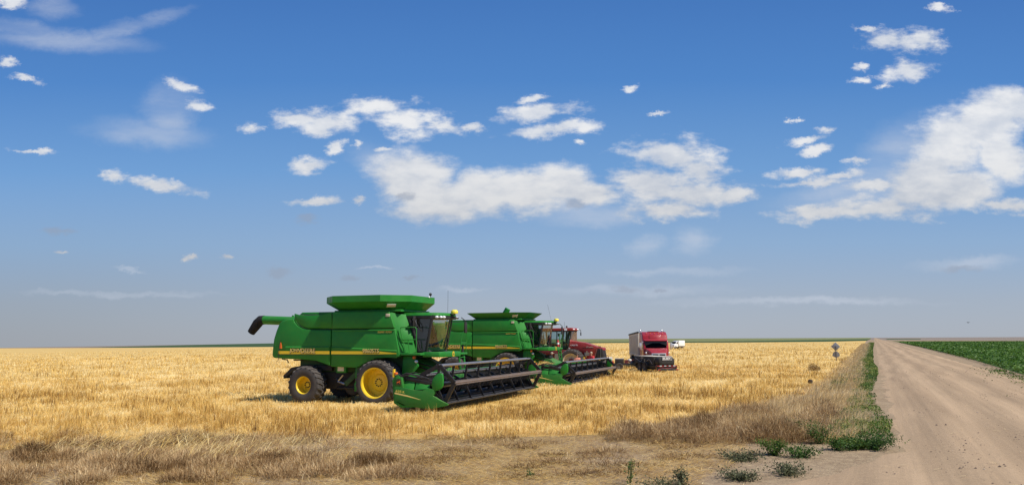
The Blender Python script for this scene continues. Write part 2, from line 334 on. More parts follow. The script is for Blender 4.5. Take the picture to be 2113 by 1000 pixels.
# ------------------------------------------------------------------ mesh helpers
class MB:
    def __init__(s): s.v = []; s.f = []
    def add(s, vs, fs):
        o = len(s.v); s.v += [tuple(map(float, p)) for p in vs]; s.f += [tuple(i + o for i in f) for f in fs]; return s
    def box(s, x0, x1, y0, y1, z0, z1, M=None):
        vs = [(x, y, z) for x in (x0, x1) for y in (y0, y1) for z in (z0, z1)]
        if M is not None: vs = [M @ Vector(p) for p in vs]
        return s.add(vs, [(0, 1, 3, 2), (4, 6, 7, 5), (0, 4, 5, 1), (2, 3, 7, 6), (0, 2, 6, 4), (1, 5, 7, 3)])
    def prism(s, out, y0, y1, axis='y', in0=None, in1=None):
        """outline of (a,b) extruded along an axis; in0/in1 optional outlines for the two ends"""
        n = len(out); A = in0 or out; B = in1 or out
        def P(a, b, t): return {'y': (a, t, b), 'x': (t, a, b), 'z': (a, b, t)}[axis]
        vs = [P(a, b, y0) for a, b in A] + [P(a, b, y1) for a, b in B]
        fs = [tuple(range(n)), tuple(range(2 * n - 1, n - 1, -1))] + [(i, n + i, n + (i + 1) % n, (i + 1) % n) for i in range(n)]
        return s.add(vs, fs)
    def bar(s, p0, p1, w, h=None, up=(0, 0, 1)):
        h = h or w; p0 = Vector(p0); p1 = Vector(p1); d = (p1 - p0).normalized(); u = Vector(up)
        if abs(d.dot(u)) > .98: u = Vector((1, 0, 0))
        a = d.cross(u).normalized() * w / 2; b = a.cross(d).normalized() * h / 2
        vs = [p + i * a + j * b for p in (p0, p1) for i, j in ((-1, -1), (1, -1), (1, 1), (-1, 1))]
        return s.add(vs, [(3, 2, 1, 0), (4, 5, 6, 7)] + [(i, (i + 1) % 4, 4 + (i + 1) % 4, 4 + i) for i in range(4)])
    def tube(s, pts, r, n=8, caps=True):
        pts = [Vector(p) for p in pts]; rs = r if isinstance(r, (list, tuple)) else [r] * len(pts)
        prev = None; o = len(s.v)
        for i, p in enumerate(pts):
            d = ((pts[i + 1] if i < len(pts) - 1 else p) - (pts[i - 1] if i else p)).normalized()
            if prev is None:
                a = d.cross(Vector((0, 0, 1)))
                if a.length < .05: a = d.cross(Vector((1, 0, 0)))
            else: a = prev - d * prev.dot(d)
            a.normalize(); prev = a; b = d.cross(a)
            for k in range(n):
                t = 2 * math.pi * k / n; s.v.append(tuple(p + (a * math.cos(t) + b * math.sin(t)) * rs[i]))
        for i in range(len(pts) - 1):
            for k in range(n):
                s.f.append((o + i * n + k, o + i * n + (k + 1) % n, o + (i + 1) * n + (k + 1) % n, o + (i + 1) * n + k))
        if caps:
            s.f.append(tuple(o + k for k in range(n - 1, -1, -1))); e = o + (len(pts) - 1) * n; s.f.append(tuple(e + k for k in range(n)))
        return s
    def lathe(s, prof, c, axis='y', n=36, closed=False):
        """profile of (radius, along) turned about an axis through c"""
        o = len(s.v); m = len(prof)
        for k in range(n):
            t = 2 * math.pi * k / n; ct, st = math.cos(t), math.sin(t)
            for r, y in prof:
                p = {'y': (r * ct, y, r * st), 'x': (y, r * ct, r * st), 'z': (r * ct, r * st, y)}[axis]
                s.v.append((c[0] + p[0], c[1] + p[1], c[2] + p[2]))
        for k in range(n):
            k2 = (k + 1) % n
            for i in range(m if closed else m - 1):
                j = (i + 1) % m
                s.f.append((o + k * m + i, o + k * m + j, o + k2 * m + j, o + k2 * m + i))
        return s
    def ball(s, c, rx, ry=None, rz=None, n=12, m=8):
        ry = ry or rx; rz = rz or rx; o = len(s.v)
        for i in range(m + 1):
            a = math.pi * i / m
            for k in range(n):
                t = 2 * math.pi * k / n
                s.v.append((c[0] + rx * math.sin(a) * math.cos(t), c[1] + ry * math.sin(a) * math.sin(t), c[2] + rz * math.cos(a)))
        for i in range(m):
            for k in range(n): s.f.append((o + i * n + k, o + (i + 1) * n + k, o + (i + 1) * n + (k + 1) % n, o + i * n + (k + 1) % n))
        return s
    def mirror_y(s):
        n = len(s.v); f = list(s.f)
        s.v += [(x, -y, z) for x, y, z in s.v]; s.f += [tuple(i + n for i in reversed(q)) for q in f]; return s
    def build(s, name, material, parent=None, bevel=0, seg=2, smooth=35):
        me = bpy.data.meshes.new(name); me.from_pydata(s.v, [], s.f); 
        bm = bmesh.new(); bm.from_mesh(me)
        bmesh.ops.remove_doubles(bm, verts=bm.verts, dist=1e-5)
        bmesh.ops.recalc_face_normals(bm, faces=bm.faces)
        if bevel:
            ed = [e for e in bm.edges if len(e.link_faces) == 2 and e.calc_face_angle(0) > R(25)]
            bmesh.ops.bevel(bm, geom=ed, offset=bevel, segments=seg, profile=.5, affect='EDGES', clamp_overlap=True)
        bm.to_mesh(me); bm.free()
        me.materials.append(MATS[material] if isinstance(material, str) else material)
        for p in me.polygons: p.use_smooth = True
        me.set_sharp_from_angle(angle=R(smooth))
        o = bpy.data.objects.new(name, me); COL.objects.link(o)
        if parent is not None: o.parent = parent
        return o
def tag(o, label=None, cat=None, group=None, kind=None):
    if label: o['label'] = label
    if cat: o['category'] = cat
    if group: o['group'] = group
    if kind: o['kind'] = kind
    return o
def thing(name, label, cat, loc, az=None, rz=0, group=None):
    o = bpy.data.objects.new(name, None); COL.objects.link(o); o.empty_display_size = .3
    o.location = loc; o.rotation_euler.z = rz if az is None else math.pi / 2 - R(az)
    return tag(o, label, cat, group)
def text(name, s, h, loc, parent, material, width=None, depth=.004, rot=(math.pi / 2, 0, 0), shear=0., bold=0., align='LEFT'):
    c = bpy.data.curves.new(name, 'FONT'); c.body = s; c.size = 1; c.extrude = depth; c.shear = shear; c.offset = bold; c.align_x = align
    t = bpy.data.objects.new(name, c); COL.objects.link(t)
    dg = bpy.context.evaluated_depsgraph_get(); me = bpy.data.meshes.new_from_object(t.evaluated_get(dg)); bpy.data.objects.remove(t)
    me.name = name
    co = np.array([v.co[:] for v in me.vertices]); mn, mx = co.min(0), co.max(0)
    k = h / (mx[1] - mn[1]); kx = k if width is None else width / (mx[0] - mn[0])
    for v in me.vertices:
        v.co.x = (v.co.x - (mn[0] if align == 'LEFT' else (mn[0] + mx[0]) / 2)) * kx; v.co.y = (v.co.y - mn[1]) * k
    me.transform(Matrix.Translation(loc) @ __import__('mathutils').Euler(rot).to_matrix().to_4x4())
    me.materials.clear(); me.materials.append(MATS[material])
    o = bpy.data.objects.new(name, me); COL.objects.link(o); o.parent = parent
    return o

# ------------------------------------------------------------------ the land
def sheet(name, poly, material, dz, kind='structure'):
    """flat polygon laid on the land, split along the fold x = 0"""
    def clip(P, keep):
        out = []
        for i in range(len(P)):
            a, b = P[i], P[(i + 1) % len(P)]
            ia, ib = keep(a), keep(b)
            if ia: out.append(a)
            if ia != ib:
                t = a[0] / (a[0] - b[0]); out.append((0., a[1] + t * (b[1] - a[1])))
        return out
    m = MB()
    for keep in (lambda p: p[0] <= 0, lambda p: p[0] >= 0):
        q = clip(poly, keep)
        if len(q) >= 3: m.add([(x, y, float(gz(x)) + dz) for x, y in q], [tuple(range(len(q)))])
    me = bpy.data.meshes.new(name); me.from_pydata(m.v, [], m.f)
    bm = bmesh.new(); bm.from_mesh(me); bmesh.ops.triangulate(bm, faces=bm.faces)
    bmesh.ops.recalc_face_normals(bm, faces=bm.faces)
    for f in bm.faces:
        if f.normal.z < 0: f.normal_flip()
    bm.to_mesh(me); bm.free(); me.materials.append(MATS[material])
    o = bpy.data.objects.new(name, me); COL.objects.link(o); tag(o, kind=kind); return o
dR = np.array([math.sin(ROAD_AZ), math.cos(ROAD_AZ)]); nR = np.array([math.cos(ROAD_AZ), -math.sin(ROAD_AZ)])
def st(s, t): return tuple(dR * s + nR * t)
EDGE = [(-60, -8), (-30, 11), (-21.1, 12.9), (-19.3, 15.9), (-17.4, 17.2), (-13.8, 17.7), (-10.4, 18.6), (-6.9, 21.2), (-5.85, 27.5), (-4.3, 31.5), (-3.2, 37.4), (-2.6, 50)]
def edge_s(t): return np.interp(t, [e[0] for e in EDGE], [e[1] for e in EDGE])
sheet('ground', [(-7000, -60), (7000, -60), (7000, 9000), (-7000, 9000)], 'soil', 0)
sheet('distant_plain', [gp(-900, 719.5), gp(0, 717.6), gp(300, 716.5), gp(1790, 701), gp(1815, 701), gp(2400, 703), (7000, 2500), (7000, 8900), (-7000, 8900), (-7000, 3000)], 'far_soil', .02)
far_edge = [(-700, 722), (0, 718), (300, 717), (560, 715.2), (760, 712.5), (1056, 709), (1300, 706.8), (1500, 706.3), (1700, 704.6), (1788, 702.6)]
sheet('stubble_field', [st(s, t) for t, s in EDGE] + [st(100, -2.6), st(440, -4.2)] + [gp(x, y) for x, y in reversed(far_edge)], 'stubble_floor', .006)
sheet('far_crop_field', [gp(x, y) for x, y in [(165, 716.9), (560, 715.2), (760, 712.5), (1056, 709), (1300, 706.8), (1500, 706.3), (1700, 704.6), (1788, 702.6)]] + [gp(x, y) for x, y in [(1797, 699.0), (1700, 700.6), (1500, 703.6), (1300, 705.0), (1056, 706.8), (900, 706.4), (760, 706.4), (560, 707.6), (380, 711.5)]], 'far_green', .05)
sheet('far_pasture', [gp(x, y) for x, y in [(1797, 699.0), (1700, 700.6), (1500, 703.6), (1300, 705.0), (1056, 706.8), (900, 706.4), (900, 701.6), (1056, 699.8), (1300, 698.5), (1797, 696.3)]], 'far_pale', .07)
BEAN = [(20, 8.6), (45, 8.7), (60, 9.0), (106, 10.2), (235, 11.3), (480, 12)]
def bean_t(s): return np.interp(s, [b[0] for b in BEAN], [b[1] for b in BEAN])
sheet('bean_field', [st(s, t + .4) for s, t in BEAN] + [gp(1840, 703.2), gp(2000, 703), gp(2400, 702.2), st(20, 300)], 'bean_floor', .006)
sheet('far_crop_strip', [gp(1832, 700.2), gp(1900, 699.8), gp(1900, 698.6), gp(1826, 698.6)], 'far_green', .06)
# the road, with an irregular edge and slight camber
def build_road():
    m = MB(); ss = [-40, 0, 6, 9, 11, 13, 15, 17, 19] + [20 + .8 * k for k in range(45)] + [56 + 3 * k for k in range(20)] + [120, 150, 220, 330, 500, 800, 1500, 4000]; rj = random.Random(3)
    L = {-40: -12, 0: -12, 6: -10, 9: -7.5, 11: -5.6, 13: -3.9, 15: -2.4, 17: -1.3, 19: -.5, 20: -.3}
    n = 9
    for s in ss:
        a = L.get(s, .1 + .12 * math.sin(s * 1.3) + rj.uniform(-.22, .22) * (s < 130)); b = 8.55 + .1 * math.sin(s * .7) + rj.uniform(-.3, .3) * (s < 130)
        for i in range(n):
            t = a + (b - a) * i / (n - 1); x, y = st(s, t)
            m.v.append((x, y, float(gz(x)) + (-.03 if i in (0, n - 1) else .035 + .10 * max(0, 1 - ((t - 4.3) / 4.5) ** 2))))
    for j in range(len(ss) - 1):
        for i in range(n - 1): m.f.append((j * n + i, j * n + i + 1, (j + 1) * n + i + 1, (j + 1) * n + i))
    o = m.build('dirt_road', 'road', smooth=60); tag(o, kind='structure')
build_road()

# ------------------------------------------------------------------ wheels
def wheel(parent, x, z, yout, width, Rr, rim, sgn=-1, deep=.5, nlug=22, lug=.055, rim_mat='yellow', hubr=.2, name='wheel', bolts=False):
    """wheel with its outer face at y = yout (sgn -1: faces -y); wheel > tyre, rim"""
    c = (x, yout, z); q = -sgn                       # q: direction from the outer face inward
    w = width; t = Rr - lug
    hub = MB(); dy = deep * w
    hub.lathe([(.001, q * (dy - .02)), (hubr * .55, q * (dy - .02)), (hubr * .6, q * (dy + .0)), (hubr, q * dy), (rim * .55, q * (dy + .015)), (rim * .62, q * (dy + .05)), (rim * .9, q * (dy + .05)), (rim * .93, q * (dy + .01))], c, 'y', 40)
    W = hub.build(name, rim_mat, parent)
    for k in range(10 if bolts else 0):
        bl = MB(); a = 2 * math.pi * k / 10 + .2
        bl.lathe([(.001, q * (dy - .05)), (.022, q * (dy - .05)), (.024, q * (dy + .01))], (x + hubr * .78 * math.cos(a), yout, z + hubr * .78 * math.sin(a)), 'y', 8)
        bl.build('wheel_bolt', 'black', W)
    rm = MB()
    rm.lathe([(rim * 1.0, q * .05 * w), (rim * 1.045, q * .035 * w), (rim * 1.05, q * .07 * w), (rim * 1.0, q * .10 * w), (rim * .95, q * .14 * w), (rim * .93, q * .5 * w), (rim * .92, q * .95 * w), (rim * 1.03, q * .97 * w)], c, 'y', 48)
    rm.build('rim', rim_mat, W)
    ty = MB()
    prof = [(rim * 1.02, q * .06 * w), (rim * 1.10, q * .02 * w), ((rim + t) / 2, q * -.01 * w), (t * .93, q * .015 * w), (t * .975, q * .05 * w), (t, q * .14 * w), (t + .012, q * .5 * w),
            (t, q * .86 * w), (t * .975, q * .95 * w), (t * .93, q * .985 * w), ((rim + t) / 2, q * 1.01 * w), (rim * 1.1, q * .98 * w), (rim * 1.02, q * .94 * w)]
    ty.lathe(prof, c, 'y', 56)
    for k in range(nlug):
        for side in (0, 1):
            a0 = 2 * math.pi * (k + .5 * side) / nlug
            pts = [(.53, .0, t - .005), (.30, .085, t - .008), (.10, .155, t * .992), (.025, .175, t * .95)] if not side else [(.47, .0, t - .005), (.70, .085, t - .008), (.90, .155, t * .992), (.975, .175, t * .95)]
            sc = 3.6 / nlug * 6 * .9
            hw = .022 * 1.9 / Rr * (22 / nlug) ** .6
            o = len(ty.v)
            for i, (fy, da, rr) in enumerate(pts):
                hh = lug if i < 3 else lug * .45
                ang = a0 + da * sc
                for s_, r_ in ((-1.25, rr), (-.85, rr + hh), (.85, rr + hh), (1.25, rr)):
                    aa = ang + s_ * hw
                    out = 0 if i < 3 else (-.02 * w if fy < .5 else .02 * w)
                    ty.v.append((x + r_ * math.cos(aa), yout + q * (fy * w + out), z + r_ * math.sin(aa)))
            for i in range(3):
                for j in range(3): ty.f.append((o + i * 4 + j, o + i * 4 + j + 1, o + i * 4 + 5 + j, o + i * 4 + 4 + j))
            ty.f.append((o, o + 1, o + 2, o + 3)); ty.f.append((o + 15, o + 14, o + 13, o + 12))
    ty.build('tyre', 'rubber', W, smooth=40)
    return W

def deer(parent, x, z, y, s, material, nrm='y', badge='yellow_decal'):
    """small leaping-deer badge on a face at y (looking along +y)"""
    m = MB(); out = [(-.5, -.6), (.5, -.6), (.55, .2), (.35, .6), (-.35, .6), (-.55, .2)]
    m.prism([(x + a * s, z + b * s) for a, b in out], y, y + .006); b = m.build('badge', material[0], parent, bevel=.004)
    d = MB(); deer_o = [(-.42, -.30), (-.30, -.22), (-.18, -.02), (.08, -.02), (.22, -.28), (.32, -.26), (.20, .02), (.26, .14), (.40, .16), (.42, .24), (.28, .30), (.30, .46), (.22, .46), (.16, .28), (.02, .14), (-.20, .14), (-.34, .02), (-.40, .10), (-.46, .02), (-.36, -.12)]
    d.prism([(x + a * s, z + b * s) for a, b in deer_o], y - .004, y - .0005); d.build('emblem', material[1], b)

# ------------------------------------------------------------------ combine harvester
def build_combine(label, loc, az, tall_ext, hdx=0., hdz=0., reel_dz=0., name='combine_harvester'):
    T = thing(name, label, 'combine harvester', loc, az)
    # ---- core body
    core = [(-5.45, 2.02), (-4.9, 1.96), (-4.0, 1.94), (-3.3, 1.88), (-2.8, 1.75), (-2.4, 1.66), (-1.15, 1.6), (-.55, 1.86), (.95, 2.06), (.70, 3.2), (.42, 3.92), (-4.35, 3.92), (-4.5, 3.68), (-4.9, 3.66), (-5.2, 3.45), (-5.45, 2.8)]
    MB().prism(core, -1.5, 1.5).build('body', 'green_dark', T, bevel=.03)
    def panel(nm, out, d0=1.46, d1=1.66, bev=.05, m='green', inner=None):
        for s in (-1, 1):
            p = MB(); a, b = (s * d1, s * d0)
            p.prism(out, a, b); o = p.build(nm, m, T, bevel=bev, seg=3)
            if s < 0: near = o
        return near
    rear = [(-5.56, 1.95), (-5.65, 2.03), (-5.64, 2.3), (-5.59, 2.8), (-5.47, 3.17), (-5.32, 3.51), (-5.15, 3.64), (-4.89, 3.72), (-4.50, 3.74), (-4.49, 3.60), (-4.30, 3.42), (-4.02, 3.29), (-3.69, 3.235), (-2.51, 3.21), (-2.51, 1.60), (-2.82, 1.70), (-3.26, 1.83), (-3.99, 1.89), (-4.85, 1.91)]
    panel('rear_side_panel', rear, bev=.07)
    # wrap-round rear face
    MB().prism([(-5.60, 2.0), (-5.66, 2.3), (-5.61, 2.8), (-5.49, 3.17), (-5.34, 3.49), (-5.18, 3.62), (-5.0, 3.6), (-5.3, 2.8), (-5.35, 2.0)], -1.45, 1.45).build('rear_hood', 'green', T, bevel=.03)
    fl = [(-2.46, 3.215), (.74, 3.215), (.99, 2.06), (.95, 2.01), (-.18, 1.96), (-.58, 1.81), (-1.14, 1.54), (-2.46, 1.58)]
    fp = panel('front_side_panel', fl, bev=.05)
    fu = [(-2.46, 4.02), (.45, 4.0), (.72, 3.26), (-2.46, 3.255)]
    panel('upper_side_panel', fu, bev=.04)
    # saddle shaped rear of the grain tank: bulging tub with a dipping rim
    for s in (-1, 1):
        m = MB(); n = 9; rows = []
        for i in range(n):
            f = i / (n - 1); xx = -4.47 + f * 1.97
            ztop = 3.97 - .13 * math.sin(math.pi * min(1, f * 1.02)) ** .8 + .04 * f
            zb = 3.27 + .40 * max(0, 1 - f * 2.6) ** 1.8
            bul = .09 * math.sin(math.pi * min(1, .15 + f * .85)) + .02
            rows.append([(xx - .03 * k, s * (1.58 + bul * g), zb + (ztop - zb) * k) for k, g in ((0, .0), (.10, .75), (.5, 1.), (.9, 1.0), (1., .85), (1.0, .35), (.6, .0))])
        o = 0
        for r in rows: m.v += r
        for i in range(n - 1):
            for k in range(6): m.f.append((i * 7 + k, i * 7 + k + 1, (i + 1) * 7 + k + 1, (i + 1) * 7 + k))
        m.f.append(tuple(range(7))); m.f.append(tuple((n - 1) * 7 + k for k in range(6, -1, -1)))
        m.build('saddle_panel', 'green', T)
    MB().prism([(-4.46, 3.9), (-4.30, 4.03), (-2.6, 4.03), (-2.6, 3.9)], -1.35, 1.35).build('tank_cover', 'green', T, bevel=.03)
    # pressed ledge above the stripe, with a highlight catching top
    for s in (-1, 1):
        m = MB()
        for a, b, za, zb in ((-4.9, -2.55, 2.44, 2.43), (-2.43, .86, 2.43, 2.27)):
            n = len(m.v)
            m.v += [(a, s * 1.655, za + .05), (b, s * 1.655, zb + .05), (b, s * 1.70, zb), (a, s * 1.70, za), (b, s * 1.70, zb - .02), (a, s * 1.70, za - .02), (b, s * 1.655, zb - .30), (a, s * 1.655, za - .30)]
            m.f += [tuple(n + k for k in q) for q in ((0, 1, 2, 3), (3, 2, 4, 5), (5, 4, 6, 7), (0, 3, 5, 7), (1, 6, 4, 2))]
        m.build('side_ledge', 'green', T, smooth=20)
    # top crease on the front panel
    for s in (-1, 1): MB().prism([(-2.40, 3.20), (.70, 3.19), (.71, 3.14), (-2.40, 3.15)], s * 1.685, s * 1.65).build('panel_lip', 'green', T, bevel=.01)
    # stripe and lettering
    for s in (-1, 1):
        y = s * 1.70
        m = MB()
        m.prism([(-5.28, 2.13), (-5.28, 2.27), (-2.53, 2.27), (-2.53, 2.13)], y - .004, y + .004)
        m.prism([(-2.43, 2.13), (-2.43, 2.27), (.0, 2.255), (.86, 2.175), (.86, 2.15), (.0, 2.13)], y - .004, y + .004)
        m.build('side_stripe', 'yellow_decal', T)
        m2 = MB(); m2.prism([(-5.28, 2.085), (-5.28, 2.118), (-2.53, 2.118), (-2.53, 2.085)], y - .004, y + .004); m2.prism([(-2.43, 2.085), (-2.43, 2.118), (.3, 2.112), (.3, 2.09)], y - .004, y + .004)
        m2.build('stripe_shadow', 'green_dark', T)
    rt = (math.pi / 2, 0, 0)
    for tx, x0, z0, h, wd, mt, sh in (('JOHN', -4.64, 2.175, .205, .58, 'cream_letter', 0), ('DEERE', -4.03, 2.175, .205, .75, 'cream_letter', 0), ('9860STS', -.82, 2.19, .18, .82, 'cream_letter', 0), ('Bullet', -.10, 3.06, .115, .34, 'gold_letter', .25), ('Rotor', .29, 3.06, .115, .33, 'gold_letter', .25)):
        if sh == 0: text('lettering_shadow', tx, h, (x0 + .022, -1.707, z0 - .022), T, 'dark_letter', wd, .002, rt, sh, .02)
        t = text('lettering', tx, h, (x0, -1.714 if sh == 0 else -1.672, z0), T, mt, wd, .003, rt, sh, .0)
    # small reflectors, flag and rods at the rear
    m = MB(); m.prism([(-5.24, 2.38), (-5.10, 2.38), (-5.13, 2.55), (-5.17, 2.66), (-5.22, 2.52)], -1.69, -1.665); m.build('reflector', 'orange', T)
    m = MB(); m.tube([(-5.2, -1.69, 2.75), (-5.22, -1.72, 2.3), (-5.25, -1.72, 1.82), (-5.35, -1.7, 1.8)], .012); m.tube([(-5.2, -1.5, 1.9), (-4.9, -1.5, 1.86), (-4.85, -1.5, 1.72)], .025); m.tube([(-4.7, -1.3, 1.85), (-4.2, -1.3, 1.85)], .03)
    m.build('latch_rod', 'black', T)
    m = MB(); m.box(.28, .48, -1.675, -1.65, 3.76, 3.89); m.build('decal_plate', 'paper_label', T, bevel=.006)
    # ---- front corner face (green, between side panel and cab)
    for s in (-1, 1):
        m = MB()
        A = [(.43, 1.6, 3.98), (.66, 1.05, 3.94), (1.13, 1.0, 3.84), (1.62, 1.0, 2.22), (.97, 1.6, 2.04)]
        A = [(.43, 1.62, 3.98), (.66, 1.35, 3.90), (.98, 1.06, 3.86), (1.52, 1.06, 2.22), (1.02, 1.62, 2.06)]
        n = len(A); m.v = [(x, s * y, z) for x, y, z in A] + [(x - .12, s * (y - .12), z) for x, y, z in A]
        m.f = [tuple(range(n)), tuple(range(2 * n - 1, n - 1, -1))] + [(i, n + i, n + (i + 1) % n, (i + 1) % n) for i in range(n)]
        m.build('front_corner_panel', 'green', T, bevel=.02)
        MB().add([(.80, s * 1.50, 3.18), (1.24, s * 1.13, 3.16), (1.40, s * 1.13, 2.62), (.93, s * 1.50, 2.64), (.83, s * 1.53, 3.18), (1.27, s * 1.16, 3.16), (1.43, s * 1.16, 2.62), (.96, s * 1.53, 2.64)], [(0, 1, 2, 3), (4, 7, 6, 5), (0, 4, 5, 1), (1, 5, 6, 2), (2, 6, 7, 3), (3, 7, 4, 0)]).build('access_door', 'green', T, bevel=.01)
    # ---- grain tank extension
    def ring(pts_lo, pts_hi, z0, z1, nm, mt):
        m = MB(); n = len(pts_lo)
        m.v = [(x, y, z0) for x, y in pts_lo] + [(x, y, z1) for x, y in pts_hi]
        sh = .03
        m.v += [(x * .985 - .013, y * .985, z0) for x, y in pts_lo] + [(x * .985 - .013, y * .985, z1) for x, y in pts_hi]
        for i in range(n):
            j = (i + 1) % n
            m.f += [(i, j, n + j, n + i), (2 * n + j, 2 * n + i, 3 * n + i, 3 * n + j), (n + i, n + j, 3 * n + j, 3 * n + i), (j, i, 2 * n + i, 2 * n + j)]
        return m.build(nm, mt, T, smooth=15)
    def octo(x0, x1, y, c0, c1, cy): return [(x0 + c0, -y), (x1 - c1, -y), (x1, -y + cy), (x1, y - cy), (x1 - c1, y), (x0 + c0, y), (x0, y - cy), (x0, -y + cy)]
    lo = octo(-2.45, .85, 1.35, .3, .35, .3)
    MB().prism([(-2.5, -1.42), (.9, -1.42), (.9, 1.42), (-2.5, 1.42)], 3.98, 4.08, 'z').build('tank_rim', 'green', T, bevel=.02)
    if tall_ext:
        hi = octo(-3.1, 1.28, 2.08, .9, 1.06, .92)
        e = ring(lo, hi, 4.06, 4.42, 'tank_extension', 'green')
        ring(hi, hi, 4.42, 4.70, 'extension_band', 'green')
        m = MB()      # straw tarpaulin of grain dust floor inside
        m.prism([(x * .9, y * .9) for x, y in lo], 4.08, 4.10, 'z').build('tank_floor', 'green_dark', T)
        m = MB(); q = [(.30, -1.62, 4.19), (.66, -1.50, 4.19), (.78, -1.66, 4.29), (.42, -1.80, 4.29)]
        m.v = [(a + .0, b - .015, c - .01) for a, b, c in q] + [(a, b + .02, c + .01) for a, b, c in q]; m.f = [(0, 1, 2, 3), (7, 6, 5, 4), (0, 4, 5, 1), (1, 5, 6, 2), (2, 6, 7, 3), (3, 7, 4, 0)]; m.build('inspection_plate', 'offwhite', e)
        m = MB(); m.tube([(1.25, .75, 4.68), (1.26, .75, 4.80)], .02); m.ball((1.26, .75, 4.84), .07); m.build('beacon', 'black', T)
        m = MB(); m.ball((1.29, .55, 4.70), .05); m.build('marker_lamp', 'lamp_glass', T)
    else:
        hi = octo(-3.05, 1.45, 1.75, .45, .9, .5)
        e = ring(lo, hi, 4.06, 4.47, 'tank_extension', 'green_dusty')
        m = MB(); q = [(.25, -1.42, 4.16), (.60, -1.40, 4.16), (.72, -1.58, 4.31), (.36, -1.62, 4.31)]
        m.v = [(a + .0, b - .02, c - .01) for a, b, c in q] + [(a, b + .02, c + .01) for a, b, c in q]; m.f = [(0, 1, 2, 3), (7, 6, 5, 4), (0, 4, 5, 1), (1, 5, 6, 2), (2, 6, 7, 3), (3, 7, 4, 0)]; m.build('inspection_plate', 'offwhite', e)
        m = MB(); m.tube([(-1.0, .1, 4.1), (-.8, .1, 4.5), (-.62, .1, 4.78)], .19, 16); m.build('filling_auger', 'green', T)
    # ---- unloading auger, folded back on the far side
    m = MB(); m.tube([(-.2, 1.62, 3.62), (-6.9, 1.66, 3.72), (-8.8, 1.68, 3.80)], [.22, .22, .225], 20); m.tube([(-6.95, 1.66, 3.72), (-7.05, 1.66, 3.722)], .235, 20); m.box(-7.0, -6.94, 1.6, 1.72, 3.92, 4.02); m.box(-7.05, -6.85, 1.62, 1.70, 3.42, 3.52)
    a = m.build('unloading_auger', 'green', T)
    m = MB(); m.tube([(-8.74, 1.68, 3.80), (-8.98, 1.68, 3.79), (-9.18, 1.68, 3.62), (-9.56, 1.68, 3.16)], [.235, .25, .26, .20], 16, False); m.build('auger_spout', 'spout_rubber', a)
    # ---- cab
    c = MB()
    prof = [(1.10, 2.18), (1.20, 3.80), (2.22, 3.78), (1.96, 2.18)]
    cab = MB()
    for s in (-1, 1):
        cab.bar((1.60, s * 1.02, 2.22), (1.08, s * 1.02, 3.84), .13, .12)          # rear post
        cab.bar((1.94, s * 1.02, 2.22), (2.24, s * 1.02, 3.80), .11, .10)          # front post
        cab.bar((1.55, s * 1.02, 2.25), (2.0, s * 1.02, 2.25), .10, .12); cab.bar((1.1, s * 1.02, 3.77), (2.3, s * 1.02, 3.77), .10, .14)
    cab.bar((1.95, -1.02, 2.25), (1.95, 1.02, 2.25), .10, .10); cab.bar((2.28, -1.0, 3.76), (2.28, 1.0, 3.76), .12, .12)
    cab.box(.9, 1.12, -1.06, 1.06, 2.2, 3.85)
    C = cab.build('cab', 'black', T, bevel=.02)
    m = MB(); rf = [(.80, -1.10), (2.2, -1.12), (2.5, -.97), (2.70, -.45), (2.72, .45), (2.5, .97), (2.2, 1.12), (.80, 1.10)]
    m.prism(rf, 3.80, 3.93, 'z', in1=[(x * .97, y * .93) for x, y in rf]); m.build('cab_roof', 'green', C, bevel=.03)
    m = MB(); rf2 = [(x * .99 + (0.0), y * .985) for x, y in rf]; m.prism(rf2, 3.66, 3.797, 'z'); m.build('roof_visor', 'black', C, bevel=.02)
    for s in (-1, 1):
        m = MB(); g = [(1.18, s * 1.0, 3.72), (2.20, s * 1.0, 3.72), (1.93, s * 1.0, 2.30), (1.62, s * 1.0, 2.30)]
        m.v = g; m.f = [(0, 1, 2, 3)]; m.build('side_window', 'cab_glass', C)
    m = MB(); n = 9          # curved windscreen
    for i in range(n):
        t = -1 + 2 * i / (n - 1); bul = .22 * (1 - t * t)
        m.v += [(2.24 + bul, t * 1.0, 3.70), (1.99 + bul * .8, t * 1.0, 2.28)]
    m.f = [(2 * i, 2 * i + 2, 2 * i + 3, 2 * i + 1) for i in range(n - 1)]; m.build('windscreen', 'cab_glass', C, smooth=60)
    m = MB(); m.box(1.15, 2.05, -.92, .92, 2.2, 2.32); m.box(1.22, 1.42, -.3, .3, 2.75, 3.5); m.box(1.22, 1.78, -.32, .32, 2.62, 2.80); m.box(1.35, 1.6, -.28, .28, 2.3, 2.62)
    m.build('operator_seat', 'interior', C, bevel=.05)
    m = MB(); m.box(1.3, 1.9, -.85, -.45, 2.55, 2.85); m.tube([(2.0, 0, 2.4), (1.9, 0, 3.0)], .04); m.lathe([(.17, -.02), (.19, 0), (.17, .02)], (1.86, 0, 3.03), 'x', 16); m.box(1.75, 1.95, -.8, -.62, 3.1, 3.4); m.box(1.2, 1.3, -.9, .9, 3.3, 3.7)
    m.build('console', 'interior', C, bevel=.02)
    m = MB()      # brown pleated sheet inside the far front corner
    for k in range(7):
        yy = .42 + k * .075; zz = .02 * (-1) ** k
        m.v += [(2.22 + .28 * (1 - yy * yy) + zz - .05, yy, 3.66), (2.0 + .2 * (1 - yy * yy) + zz - .03, yy - .12, 2.36)]
    m.f = [(2 * i, 2 * i + 2, 2 * i + 3, 2 * i + 1) for i in range(6)]; m.build('brown_sheet', 'matt_brown', C)
